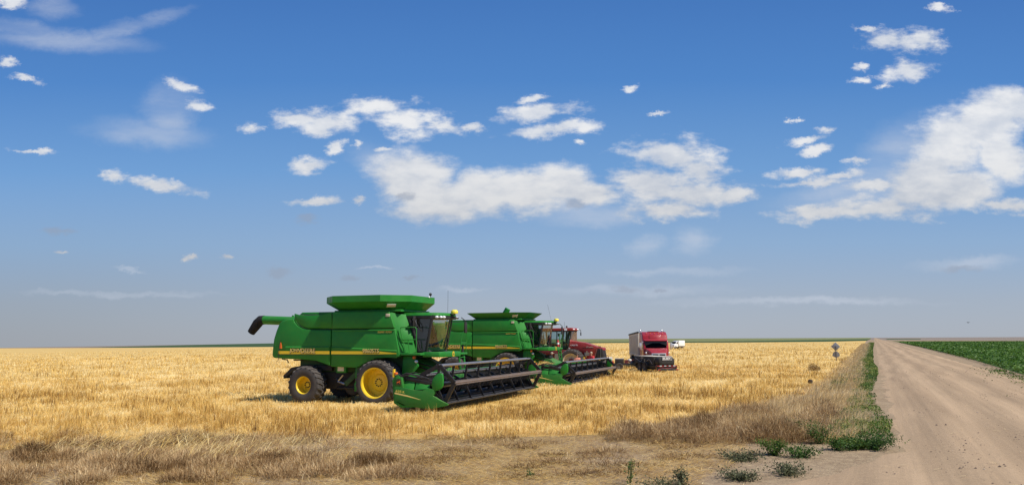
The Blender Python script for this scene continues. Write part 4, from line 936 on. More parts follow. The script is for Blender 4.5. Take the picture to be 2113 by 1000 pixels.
    if cap:
        m = MB(); m.lathe([(.112 * k, 0), (.108 * k, .05 * k), (.07 * k, .09 * k), (.001, .10 * k)], (hc.x, hc.y, hc.z + .015 * k), 'z', 18); m.ball((hc.x + .12 * k, hc.y, hc.z + .02 * k), .085 * k, .08 * k, .012 * k); m.build('cap', cap, T)
    return T
def at_depth(px, d):
    r = ray(px, 735); return (r[0] / r[1] * d, d, 0)
build_person('person in a pale shirt and tan cap standing by the rear combine cab ladder', at_depth(1138, 57), 100, 'shirt_white', 'hair', 1.68, 'cap_tan')
build_person('person in a salmon shirt standing in front of the tractor wheel', at_depth(1191, 57.5), 190, 'shirt_salmon', 'hair', 1.55, None, .06, .6)
build_person('person in a bright red shirt standing beside the tractor grille', at_depth(1221, 58.5), 230, 'shirt_red', 'cap_tan', 1.68, None, .05)

# ------------------------------------------------------------------ red road tractor with grain trailer
def build_truck():
    T = thing('semi_truck', 'red sleeper cab truck facing the camera behind the black trailer', 'truck', (12.72, 66.6, -.05), 183)
    # cab: loft of cross sections (x back from the bumper)
    m = MB(); m.prism([(-1.75, 1.05), (-1.72, 1.85), (-1.95, 2.55), (-2.35, 2.62), (-2.5, 3.05), (-3.2, 3.34), (-4.7, 3.36), (-4.8, 3.2), (-4.8, .9), (-2.0, .85)], -1.12, 1.12); C = m.build('cab', 'red_truck', T, bevel=.10, seg=3)
    m = MB(); m.prism([(-2.05, 2.58), (-1.72, 2.52), (-1.70, 2.56), (-2.25, 2.72)], -1.0, 1.0); m.build('sun_visor', 'red_truck', C, bevel=.015)
    m = MB(); m.v = [(-2.30, -.80, 2.72), (-2.30, .80, 2.72), (-2.58, .75, 3.12), (-2.58, -.75, 3.12)]
    m.prism([(-2.28, 2.66), (-2.46, 3.06), (-2.52, 3.06), (-2.40, 2.66)], -.5, .5); m.build('roof_fairing', 'red_truck', C, bevel=.02)
    m = MB(); m.v = [(-1.80, -.93, 1.92), (-1.80, -.3, 1.92), (-1.80, .3, 1.92), (-1.80, .93, 1.92), (-1.98, .88, 2.50), (-1.98, .3, 2.50), (-1.98, -.3, 2.50), (-1.98, -.88, 2.50)]
    m.v = [(x + .08 * (1 - (y / .95) ** 2) + .06, y, z) for x, y, z in m.v]; m.f = [(0, 1, 6, 7), (1, 2, 5, 6), (2, 3, 4, 5)]; m.build('windscreen', 'dark_glass', C, smooth=60)
    m = MB(); m.box(-2.02, -1.80, -.99, .99, 1.90, 2.54); m.build('screen_frame', 'black_gloss', C, bevel=.03)
    for s in (-1, 1):
        m = MB(); m.box(-1.86, -1.82, s * .95 - .03, s * .95 + .03, 1.9, 2.5); m.build('screen_pillar', 'chrome', C)
        m = MB(); m.box(-2.75, -2.05, s * 1.122 - .004, s * 1.122 + .004, 1.95, 2.5); m.build('side_window', 'dark_glass', C, bevel=.002)
    m = MB(); A = [(-1.80, 1.90, 1.0), (-1.2, 1.80, .92), (-.35, 1.62, .72), (-.12, 1.45, .64), (-.08, .7, .62), (-1.8, .7, 1.0)]
    n = len(A); m.v = [(x, -w, z) for x, z, w in A] + [(x, w, z) for x, z, w in A]; m.f = [tuple(range(n)), tuple(range(2 * n - 1, n - 1, -1))] + [(i, n + i, n + (i + 1) % n, (i + 1) % n) for i in range(n)]
    Hd = m.build('hood', 'red_truck', T, bevel=.08, seg=3)
    m = MB(); m.box(-.14, -.03, -.62, .62, .72, 1.48); G = m.build('grille', 'chrome', Hd, bevel=.03)
    m = MB(); m.box(-.035, -.02, -.54, .54, .80, 1.40); m.build('grille_mesh', 'tank_black', G)
    m = MB(); m.prism([(-.10, 1.36), (0, 1.27), (.10, 1.36), (0, 1.45)], -.02, .0, 'x'); m.build('emblem', 'chrome', G)
    for s in (-1, 1):
        m = MB(); m.prism([(-1.55, .55), (-1.45, 1.0), (-1.1, 1.25), (-.55, 1.22), (-.15, 1.0), (-.05, .62)], s * .62, s * 1.16); Fd = m.build('fender', 'red_truck', T, bevel=.09, seg=3)
        m = MB(); m.ball((-.14, s * .95, .97), .08, .15, .10); m.build('headlight', 'lamp_glass', Fd)
        m = MB(); m.tube([(-1.9, s * 1.1, 1.75), (-1.85, s * 1.35, 1.8), (-1.85, s * 1.36, 2.4), (-1.9, s * 1.1, 2.45)], .02); m.build('mirror_arm', 'chrome', C)
        m = MB(); m.box(-1.9, -1.83, s * 1.36 - .10, s * 1.36 + .10, 1.85, 2.35); m.build('side_mirror', 'chrome', C, bevel=.03)
        m = MB(); m.ball((-1.0, s * 1.0, 1.48), .09, .10, .09); m.tube([(-1.0, s * 1.0, 1.45), (-.95, s * .9, 1.2)], .018); m.build('hood_mirror', 'chrome', T)
        m = MB(); m.tube([(-4.95, s * 1.0, .9), (-4.95, s * 1.0, 3.45), (-5.0, s * 1.0, 3.52)], .075, 12); m.build('exhaust_stack', 'chrome', T)
        m = MB(); m.tube([(-3.4, s * .95, .6), (-4.6, s * .95, .6)], .3, 16); m.build('fuel_tank', 'chrome', T)
        for xx in (-.85, -5.4, -6.6): wheel(T, xx, .5, s * 1.18, .32 if xx > -1 else .55, .5, .29, s, .4, 20, .02, 'chrome')
    m = MB(); m.prism([(-.12, .35), (.02, .38), (.02, .70), (-.12, .72)], -1.15, 1.15); m.build('bumper', 'chrome', T, bevel=.03)
    for k in range(5):
        m = MB(); m.ball((-2.62 - .12, (k - 2) * .36, 3.20), .06, .05, .04); m.build('marker_lamp', 'orange', C)
    m = MB(); m.box(-4.2, -3.2, -.45, .45, 3.34, 3.40); m.box(-7.2, -1.8, -.45, .45, .55, .85); m.build('frame', 'black', T)
    # trailer
    x, y, z = on((12.72, 66.6), 183, (-5.35, 0, -.05))
    G = thing('grain_trailer', 'tall tan grain trailer with rolled dark tarp coupled behind the red cab', 'trailer', (x, y, z), 183)
    m = MB(); m.prism([(0, 1.15), (-.0, 3.30), (-8.2, 3.12), (-8.2, 1.15), (-7.0, .8), (-5.8, 1.15), (-3.5, 1.15), (-2.6, .8), (-1.8, 1.15)], -1.22, 1.22); bx = m.build('hopper_body', 'trailer_tan', G, bevel=.03)
    m = MB(); m.box(.0, .06, -1.18, 1.18, 1.2, 3.22); m.build('front_panel', 'offwhite', G)
    for s in (-1, 1):
        m = MB(); m.tube([(.1, s * 1.18, 3.32), (-8.25, s * 1.18, 3.14)], .09, 10); m.build('tarp_roll', 'tarp', G)
        m = MB()
        for k in range(9): m.box(-.4 - k * .85, -.34 - k * .85, s * 1.235 - .02, s * 1.235 + .02, 1.2, 3.0)
        m.box(-8.2, 0, s * 1.235 - .018, s * 1.235 + .018, 1.2, 1.3); m.build('side_rib', 'trailer_tan', G)
        for xx in (-6.2, -7.5): wheel(G, xx, .5, s * 1.2, .5, .5, .29, s, .4, 20, .02, 'chrome')
    m = MB(); m.bar((.12, -.5, 1.2), (.12, -.5, 3.0), .05); m.bar((.12, -.9, 1.2), (.12, -.9, 3.0), .05)
    for k in range(6): m.bar((.12, -.9, 1.4 + k * .28), (.12, -.5, 1.4 + k * .28), .03)
    m.build('ladder', 'steel', G)
    m = MB(); m.prism([(0, -1.18), (0, 1.18), (-8.2, 1.18), (-8.2, -1.18)], 3.08, 3.12, 'z'); m.box(-8.2, -.5, -.5, .5, .85, 1.1); m.build('tarp', 'tarp', G)
build_truck()

# ------------------------------------------------------------------ black service trailer
def build_trailer():
    T = thing('service_trailer', 'black tandem axle trailer with rounded tank end and white name plate', 'trailer', (11.3 + .84, 60.0 + .22, 0), -15)
    # local: x forward (away), y left; rear face at x = 0, left side at y = +.87
    m = MB(); m.box(0.05, 4.6, -.85, .85, .42, .60); m.bar((4.6, -.7, .5), (6.1, 0, .5), .12, .14); m.bar((4.6, .7, .5), (6.1, 0, .5), .12, .14); m.tube([(6.0, 0, .5), (6.3, 0, .5)], .08); m.tube([(5.6, 0, .1), (5.6, 0, .75)], .05)
    Fm = m.build('frame', 'black', T, bevel=.01)
    m = MB(); m.box(.75, 4.45, -.80, .80, .62, 1.267); B = m.build('side_box', 'tank_black', T, bevel=.02)
    m = MB(); m.box(.7, 4.5, -.83, .83, 1.27, 1.29); m.build('top_deck', 'offwhite', B, bevel=.01)
    # rounded tank end
    prof = [(-.62, .58), (-.70, .66), (-.74, .85), (-.70, 1.08), (-.58, 1.22), (-.35, 1.28), (.35, 1.28), (.58, 1.22), (.70, 1.08), (.74, .85), (.70, .66), (.62, .58)]
    m = MB(); n = len(prof); secs = [(.9, 1.0), (.32, 1.0), (.18, .96), (.10, .84), (.06, .55)]
    for xx, k in secs: m.v += [(xx, y * k, .93 + (z - .93) * k) for y, z in prof]
    for i in range(len(secs) - 1): m.f += [(i * n + j, i * n + (j + 1) % n, (i + 1) * n + (j + 1) % n, (i + 1) * n + j) for j in range(n)]
    m.f += [tuple(range(n)), tuple((len(secs) - 1) * n + j for j in range(n - 1, -1, -1))]
    K = m.build('tank', 'tank_black', T, smooth=50)
    m = MB(); m.box(.035, .055, -.43, .43, .99, 1.27); pl = m.build('name_plate', 'black', K)
    m = MB(); m.box(.030, .036, -.41, .41, 1.01, 1.25); m.build('plate_border', 'white', K); m = MB(); m.box(.025, .031, -.39, .39, 1.03, 1.23); m.build('plate_face', 'black', K)
    text('lettering', 'ELSEY.', .165, (.022, 0, 1.05), K, 'white', .70, .003, (math.pi / 2, 0, -math.pi / 2), 0, .03, 'CENTER')
    text('lettering', 'ELSEY', .10, (2.9, .812, 1.10), B, 'offwhite', .42, .003, (math.pi / 2, 0, math.pi), 0, .01, 'CENTER')
    # reflective tape and bumper
    m = MB(); m.box(.0, .05, -.87, .87, .54, .60); bmp = m.build('rear_crossbar', 'black', T)
    for k in range(9):
        m = MB(); y0 = -.86 + k * .192; m.box(-.006, -.001, y0, y0 + .18, .548, .592); m.build('reflector', 'white' if k % 2 else 'red_mark', bmp)
    m = MB(); m.tube([(-.02, -.7, .52), (-.03, -.5, .43), (-.03, 0, .38), (-.03, .5, .43), (-.02, .7, .52)], .014); m.build('safety_chain', 'red_mark', T)
    m = MB(); m.box(.06, .10, -.84, .84, .30, .60); m.build('rear_skirt', 'black', T); m = MB(); m.box(.8, 4.4, -.70, .70, .25, .60); m.build('under_filler', 'black', T)  # black panel and box close off the open space under the trailer
    m = MB(); m.box(-.1, .05, -.88, .88, .20, .32); m.build('bumper', 'tank_black', T, bevel=.01)
    for s in (-1, 1):
        m = MB(); m.tube([(-.02, s * .92, .24), (-.02, s * 1.0, .24), (-.02, s * 1.0, .62), (-.02, s * .92, .62)], .015); m.build('guard_hoop', 'red_dark', T)
        m = MB(); m.box(-.13, -.10, s * .75 - .09, s * .75 + .09, .25, .32); m.build('tail_lamp', 'red_mark', T)
        m = MB(); m.prism([(1.55, .50), (1.6, .70), (1.9, .80), (3.5, .80), (3.8, .70), (3.85, .50), (3.78, .5), (3.72, .65), (3.45, .74), (1.95, .74), (1.68, .65), (1.63, .5)], s * .80, s * 1.02); m.build('mudguard', 'black', T, bevel=.01)
        for xx in (2.25, 3.15): wheel(T, xx, .37, s * 1.0, .2, .37, .2, s, .35, 18, .012, 'post')
        # zig-zag braces on the side
        m = MB(); y = s * .825
        for a, b in (((.95, .66), (1.45, 1.02)), ((1.45, 1.02), (1.7, 1.03)), ((1.7, 1.03), (2.2, .84)), ((3.1, .83), (3.5, .88)), ((3.5, .88), (4.2, 1.12)), ((3.1, .83), (2.9, 1.0))): m.bar((a[0], y, a[1]), (b[0], y, b[1]), .035, .02, up=(0, 1, 0))
        m.build('side_brace', 'sign_back', T)
        m = MB(); m.tube([(2.2, s * .9, .82), (2.2, s * .9, 1.05)], .05, 10); m.build('filler_pipe', 'steel', T)
    m = MB(); m.tube([(4.55, -.4, .65), (4.75, -.2, .95), (4.75, .4, 1.0), (4.6, .7, .7)], .06); m.build('hose', 'rubber', T)
build_trailer()

def build_cart():
    x, y = 8.75, 65.6
    T = thing('tool_cart', 'low black cart with pipe frame standing left of the black trailer', 'cart', (x, y, 0), 97)
    m = MB(); m.box(-1.3, 1.3, -.45, .45, .50, .62); m.bar((1.3, 0, .56), (2.4, 0, .5), .12); Fm = m.build('frame', 'black', T, bevel=.01)
    m = MB(); m.box(.0, .75, -.42, .42, .62, 1.0); m.build('tool_box', 'tank_black', T, bevel=.02); m = MB(); m.box(.02, .73, -.40, .40, 1.0, 1.03); m.build('lid', 'offwhite', T)
    m = MB(); m.tube([(-1.2, -.4, .6), (-1.2, -.4, 1.28), (-.55, -.4, 1.28), (-.55, -.4, .6)], .03); m.tube([(-1.0, -.4, 1.34), (-.7, -.4, 1.34)], .05); m.build('pipe_frame', 'red_dark', T)
    m = MB(); m.box(-1.2, -.2, -.2, .35, .62, 1.15); m.build('water_tank', 'offwhite', T, bevel=.08)
    m = MB(); m.prism([(-.33, .63), (-.05, .63), (-.19, .92)], -.47, -.455); e = m.build('warning_triangle', 'orange', T); m = MB(); m.prism([(-.27, .67), (-.11, .67), (-.19, .84)], -.475, -.471); m.build('triangle_centre', 'red_mark', e)
    m = MB(); m.ball((1.25, -.1, .85), .18, .16, .15); m.build('canister', 'offwhite', T)
    m = MB(); m.bar((1.0, -.2, .6), (1.6, -.2, .95), .06); m.box(.8, 1.1, -.3, .3, .62, .9); m.build('hitch_jack', 'red_dark', T)
    for s in (-1, 1):
        for xx in (-.9, .35): wheel(T, xx, .33, s * .62, .18, .33, .18, s, .35, 16, .012, 'post')
build_cart()

# ------------------------------------------------------------------ distant white truck
def build_white_truck():
    x, y = gp(1397, 719)
    T = thing('box_truck', 'small white truck far across the stubble, half hidden by the red cab', 'truck', (x, y, 0), 232)
    k = .74
    def v(m): m.v = [(a * k, b * k, c * k) for a, b, c in m.v]; return m
    m = MB(); m.box(-2.9, .3, -1.2, 1.2, .95, 2.9); v(m).build('cargo_box', 'white', T, bevel=.03)
    m = MB(); m.prism([(.5, .7), (.5, 2.6), (1.35, 2.6), (1.75, 1.75), (2.6, 1.55), (2.65, .6)], -1.05, 1.05); c = v(m).build('cab', 'white', T, bevel=.08)
    for s in (-1, 1):
        m = MB(); m.prism([(.7, 1.75), (.7, 2.4), (1.25, 2.4), (1.55, 1.75)], s * 1.06, s * 1.065); v(m).build('side_window', 'dark_glass', c)
    m = MB(); m.v = [(1.42, -.9, 2.5), (1.42, .9, 2.5), (1.80, .95, 1.78), (1.80, -.95, 1.78)]; m.f = [(0, 1, 2, 3)]; v(m).build('windscreen', 'dark_glass', c)
    m = MB(); m.box(-2.9, 2.5, -.5, .5, .55, .9); m.box(-2.9, .2, -1.1, 1.1, .7, .93); v(m).build('frame', 'black', T)
    for xx in (1.9, -1.6):
        for s in (-1, 1): wheel(T, xx * k, .5 * k, s * 1.15 * k, .35, .5 * k, .27, s, .4, 14, .02, 'post')
build_white_truck()

# ------------------------------------------------------------------ sign, bird, clod
x, y = gp(1726, 745)
T = thing('road_sign', 'grey back of a diamond road sign on a post at the field edge', 'road sign', (x, y, 0), rz=-R(22))
m = MB(); m.box(-.05, .05, -.05, .05, 0, 1.75); m.build('post', 'post', T)
m = MB(); h = .50; m.prism([(0, 1.68 - h), (h, 1.68), (0, 1.68 + h), (-h, 1.68)], .055, .065); m.build('sign_plate', 'sign_back', T, bevel=.002)
m = MB(); m.prism([(-.42, .62), (-.30, .98), (-.12, 1.12), (.12, 1.12), (.30, .98), (.42, .62), (.1, .45), (-.1, .45)], .055, .063); m.build('advisory_plate', 'sign_back', T)
r = Vector(ray(1998, 665)); B0 = Vector((0, 0, CAMH)) + r * 110
m = MB(); m.ball((0, 0, 0), .05, .16, .045); m.ball((0, .16, .02), .03, .05, .03)
m.add([(.0, .06, .02), (.0, -.06, .02), (.2, -.03, .07), (.36, -.06, .0), (.2, .07, .07)], [(0, 1, 2, 4), (4, 2, 3)]); m.add([(.0, .06, .02), (.0, -.06, .02), (-.2, -.03, .07), (-.36, -.06, .0), (-.2, .07, .07)], [(1, 0, 4, 2), (2, 4, 3)])
m.add([(-.03, -.14, .0), (.03, -.14, 0), (.07, -.28, 0), (-.07, -.28, 0)], [(0, 1, 2, 3)])
b = m.build('bird', 'bird'); b.location = B0; b.rotation_euler = (0, 0, .3); tag(b, 'small dark bird flying low above the green field', 'bird')
x, y = gp(1673, 799); m = MB(); m.ball((0, 0, .10), .13, .12, .13, 10, 6); m.v = [(a * (1 + .3 * math.sin(9 * b + 5 * c)), b * (1 + .25 * math.sin(7 * a)), max(0, c)) for a, b, c in m.v]
b = m.build('soil_clod', 'clod'); b.location = (x, y, .25); tag(b, 'lone dark clod lying in the golden stubble near the verge', 'clod'); b.location.z = .22

# ------------------------------------------------------------------ ground cover
TAB = rng.random((256, 256))
def vnoise(x, y, scale, oct=3):
    out = 0; amp = 1; tot = 0
    for o in range(oct):
        u = np.asarray(x) / scale + 37.3 * o; v = np.asarray(y) / scale + 11.7 * o
        i = np.floor(u).astype(int); j = np.floor(v).astype(int); fu = u - i; fv = v - j
        fu = fu * fu * (3 - 2 * fu); fv = fv * fv * (3 - 2 * fv)
        a = TAB[i % 256, j % 256]; b = TAB[(i + 1) % 256, j % 256]; c = TAB[i % 256, (j + 1) % 256]; d = TAB[(i + 1) % 256, (j + 1) % 256]
        out = out + amp * (a * (1 - fu) * (1 - fv) + b * fu * (1 - fv) + c * (1 - fu) * fv + d * fu * fv); tot += amp; amp *= .5; scale *= .5
    return out / tot
def blade_mesh(name, P, H, Wd, az, lean, c, material, kind='stuff', face_cam=.0, curl=.35):
    """thin tapering blades: root point, length, width, lean direction and angle, tone"""
    n = len(P); P = np.asarray(P, float)
    d = np.stack([np.sin(az), np.cos(az), np.zeros(n)], 1)
    up = np.array([0, 0, 1.])
    th = lean; mid = P + (d * np.sin(th * (1 - curl))[:, None] + up * np.cos(th * (1 - curl))[:, None]) * (H * .5)[:, None]
    tip = mid + (d * np.sin(th * (1 + curl))[:, None] + up * np.cos(th * (1 + curl))[:, None]) * (H * .5)[:, None]
    tip[:, 2] = np.maximum(tip[:, 2], P[:, 2] + .01)
    a2 = rng.uniform(0, math.pi, n)
    vd = np.arctan2(P[:, 0], P[:, 1]); a2 = vd + math.pi / 2 + rng.normal(0, .7, n)      # random turn about the view normal
    w = np.stack([np.sin(a2), np.cos(a2), np.zeros(n)], 1) * (Wd / 2)[:, None]
    # a lying blade still needs width across its own direction
    lying = np.sin(th)[:, None]; pw = np.stack([d[:, 1], -d[:, 0], np.zeros(n)], 1) * (Wd / 2)[:, None]
    w = w * (1 - lying) + pw * lying
    V = np.empty((n, 5, 3)); V[:, 0] = P - w; V[:, 1] = P + w; V[:, 2] = mid + w * .85; V[:, 3] = mid - w * .85; V[:, 4] = tip
    mesh_from(name, V.reshape(-1, 3), n, [(0, 1, 2, 3), (3, 2, 4)], 5, c, material, kind)
    return bpy.data.objects[name]
def mesh_from(name, V, n, pat, per, c, material, kind):
    me = bpy.data.meshes.new(name)
    loops = np.concatenate([np.array(q) for q in pat]); ln = [len(q) for q in pat]
    L = (loops[None, :] + np.arange(n)[:, None] * per).ravel()
    st_ = np.cumsum([0] + ln[:-1]); tot = sum(ln)
    LS = (st_[None, :] + np.arange(n)[:, None] * tot).ravel()
    me.vertices.add(len(V)); me.vertices.foreach_set('co', V.astype(np.float32).ravel())
    me.loops.add(len(L)); me.loops.foreach_set('vertex_index', L.astype(np.int32))
    me.polygons.add(len(LS)); me.polygons.foreach_set('loop_start', LS.astype(np.int32))
    me.update(calc_edges=True); me.validate()
    at = me.attributes.new('c', 'FLOAT', 'POINT'); at.data.foreach_set('value', np.repeat(c, per).astype(np.float32))
    me.materials.append(MATS[material])
    o = bpy.data.objects.new(name, me); COL.objects.link(o)
    if kind: o['kind'] = kind
    return o
def leaf_mesh(name, P, size, c, material, kind='stuff', tilt=.7, aspect=.6):
    """small pointed leaves (four corners) at points, turned at random"""
    n = len(P); a = rng.uniform(0, 2 * math.pi, n); t = rng.normal(0, tilt, n)
    d = np.stack([np.cos(a) * np.cos(t), np.sin(a) * np.cos(t), np.sin(t)], 1) * size[:, None]
    b = rng.normal(0, tilt, n)
    s_ = np.stack([-np.sin(a) * np.cos(b), np.cos(a) * np.cos(b), np.sin(b)], 1) * (size * aspect / 2)[:, None]
    V = np.empty((n, 4, 3)); V[:, 0] = P - d * .5; V[:, 1] = P + s_; V[:, 2] = P + d * .5; V[:, 3] = P - s_
    return mesh_from(name, V.reshape(-1, 3), n, [(0, 1, 2, 3)], 4, c, material, kind)
def polar(n, d0, d1, a0=-40, a1=40, power=1.):
    """random points in a sector before the camera, density falling with distance^power"""
    u = rng.random(n)
    k = 2 - power
    d = (d0 ** k + u * (d1 ** k - d0 ** k)) ** (1 / k) if abs(k) > 1e-6 else d0 * (d1 / d0) ** u
    a = np.radians(rng.uniform(a0, a1, n)); return d * np.sin(a), d * np.cos(a), d
def stc(x, y): return x * dR[0] + y * dR[1], x * nR[0] + y * nR[1]
RIGHT_T = lambda s: np.interp(s, [20, 37, 50, 107, 460], [-3.6, -3.1, -2.5, -2.75, -4.4])
# machines that press or cover the straw: (x, y, radius)
def tyre_free(x, y):
    return np.ones(len(x), bool)

def stubble():
    X, Y, D = [], [], []
    for n, d0, d1, p in ((200000, 13.5, 34, 1.0), (190000, 34, 75, 1.0), (170000, 75, 190, 1.0), (60000, 190, 420, 1.0)):
        x, y, d = polar(n, d0, d1, -42, 32, p); X.append(x); Y.append(y); D.append(d)
    x = np.concatenate(X); y = np.concatenate(Y); d = np.concatenate(D)
    s, t = stc(x, y)
    edge = edge_s(t) + (vnoise(x, y, 1.6) - .5) * 3.2 + (vnoise(x + 5, y + 3, .45, 2) - .5) * 1.8
    ok = (s > edge) & (t < RIGHT_T(s) + (vnoise(x, y, 3) - .5) * 1.2)
    x, y, d, s, t, edge = [q[ok] for q in (x, y, d, s, t, edge)]
    n = len(x)
    # drilled rows about 0.3 m apart, running roughly across the view
    ra = R(78); across = x * math.cos(ra) - y * math.sin(ra); 
    rowsp = .30; near = d < 45
    sh = (np.round(across / rowsp) * rowsp - across) * .55 + rng.normal(0, .05, n)
    x = np.where(near, x + sh * math.cos(ra), x); y = np.where(near, y - sh * math.sin(ra), y)
    big = vnoise(x, y, 9.); mid_ = vnoise(x + 50, y, 2.6); fine = vnoise(x, y + 90, .55, 2)
    flat = (mid_ * .5 + (1 - fine) * .5 + .35 * (vnoise(x + 20, y + 7, 5.) - .5)) > .50
    flat |= rng.random(n) < .12
    lod = np.clip(d / 26, 1, 7)
    H = np.where(flat, rng.uniform(.15, .42, n), rng.uniform(.20, .36, n) * (.35 + 1.2 * fine)) * np.clip(lod ** .12, 1, 1.3)
    Wd = rng.uniform(.007, .017, n) * lod ** 1.05
    az = np.where(flat, rng.uniform(0, 2 * math.pi, n), rng.uniform(0, 2 * math.pi, n))
    az = np.where(flat & (mid_ > .52), R(75) + rng.normal(0, .6, n), az)
    lean = np.where(flat, rng.uniform(.95, 1.5, n), np.abs(rng.normal(0, .30, n)))
    c = .46 + (big - .5) * .40 + (mid_ - .5) * .35 + rng.normal(0, .19, n) + np.where(flat, .24, -.08) + np.clip((d - 40) / 200, 0, .15)
    # a browner zone left of the machines and near the field edge
    c -= .12 * np.exp(-((s - edge) / 1.5) ** 2) * (rng.random(n) < .6)
    c -= .10 * np.exp(-((d - 46) / 10) ** 2) * (x < -12)
    # tufts: neighbouring straws share height, tone and lean
    cs = np.where(d < 32, .34, np.where(d < 60, .55, 1.1))
    xj = x + .15 * np.sin(y * 5.3) + .1 * np.sin(y * 13.1); yj = y + .15 * np.sin(x * 4.7) + .1 * np.sin(x * 11.3)
    ci = np.floor(xj / cs); cj = np.floor(yj / (cs * 1.2))
    def hsh(a, b): q = np.sin(ci * a + cj * b) * 43758.5453; return q - np.floor(q)
    h1, h2, h3 = hsh(12.9898, 78.233), hsh(39.346, 11.135), hsh(73.156, 52.235)
    H = H * (.50 + .95 * h1 ** 1.5); c = c + (h2 - .5) * .20
    az = np.where(rng.random(n) < .7, h3 * 6.28 + rng.normal(0, .5, n), az); lean = np.clip(lean + (h2 ** 3) * .9, 0, 1.5)
    for cx, cy in ((-3., 31.), (.2, 33.), (-1.2, 32.5), (-6.5, 35.), (-8.5, 35.8), (1.5, 36.), (4.2, 46.), (11.6, 61.)):       # shorter where the machines drove
        H = H * (1 - .42 * np.exp(-((x - cx) ** 2 + (y - cy) ** 2) / 8.))
    z = gz(x) + .02 + np.where(flat, rng.uniform(0, .10, n) * mid_, 0)
    blade_mesh('wheat_stubble', np.stack([x, y, z], 1), H, Wd, az, lean, np.clip(c, 0, 1), 'straw')
stubble()

def litter():
    """loose straw lying over the bare foreground and in heaps"""
    x, y, d = polar(260000, 12.5, 29, -42, 24, 1.0); s, t = stc(x, y)
    ok = (s < edge_s(t) + 1.) & (t < -2.4 - 1.2 * vnoise(x, y, 1.5))
    m_ = vnoise(x, y, 2.2); ok &= rng.random(len(x)) < np.clip((m_ - .14) * 2.6, .15, 1) * np.clip((-t - .6) / 3.5, .06, 1)
    x, y, s, t = [q[ok] for q in (x, y, s, t)]; n = len(x)
    az = R(85) + rng.normal(0, .5, n) + math.pi * (rng.random(n) < .5)
    c = np.clip(.48 + (vnoise(x, y, 1.1) - .5) * .6 + rng.normal(0, .28, n), 0, 1)
    blade_mesh('straw_litter', np.stack([x, y, gz(x) + .012 + rng.uniform(0, .04, n)], 1), rng.uniform(.06, .26, n), rng.uniform(.004, .011, n), az, rng.uniform(1.3, 1.56, n), c, 'straw', curl=.03)
    # long pale stalks tumbled over the weed heaps at the left
    bx = []
    for cx_, cy_, k, sp, a0 in ((170, 905, 420, 1.5, 75), (300, 920, 260, 1.2, 100), (240, 930, 180, 1.3, 60), (420, 945, 220, 1.0, 40), (380, 925, 160, .8, 130), (560, 935, 140, 1.0, 80), (60, 940, 120, 1., 60), (650, 950, 120, 1.0, 100)):
        gx, gy = gp(cx_, cy_ + 8)
        for i in range(k): bx.append((gx + random.gauss(0, sp), gy + random.gauss(0, .4), R(a0) + random.gauss(0, .5)))
    bx = np.array(bx); n = len(bx)
    blade_mesh('tumbled_straw', np.stack([bx[:, 0], bx[:, 1], gz(bx[:, 0]) + rng.uniform(.05, .42, n)], 1), rng.uniform(.3, .8, n), rng.uniform(.008, .016, n), bx[:, 2], rng.uniform(1.1, 1.7, n), np.clip(rng.normal(.75, .16, n), 0, 1), 'straw', curl=.25)
litter()

def twig_cloud(cx, cy, rx, ry, h, n, tone, spread=.14, ln=(.08, .24), wd=(.005, .012), lean=.85):
    """points and directions of fine dead twigs filling a low mound"""
    a = rng.uniform(0, 2 * math.pi, n); r = np.sqrt(rng.random(n)) * (1 + rng.normal(0, .12, n)); k = vnoise(np.cos(a) * 2 + cx * 3, np.sin(a) * 2 + cy * 3, .9)
    r *= .65 + .6 * k
    x = cx + rx * r * np.cos(a); y = cy + ry * r * np.sin(a)
    top = h * np.sqrt(np.clip(1.05 - r ** 2, .02, 1)) * (.7 + .6 * vnoise(x, y, .25))
    z = gz(x) + top * rng.random(n) ** .8
    az = np.arctan2(x - cx, y - cy) + rng.normal(0, .8, n)
    return x, y, z, rng.uniform(*ln, n), rng.uniform(*wd, n), az, np.clip(rng.normal(lean, .45, n), .05, 1.55), np.clip(tone + rng.normal(0, .22, n) , 0, 1)
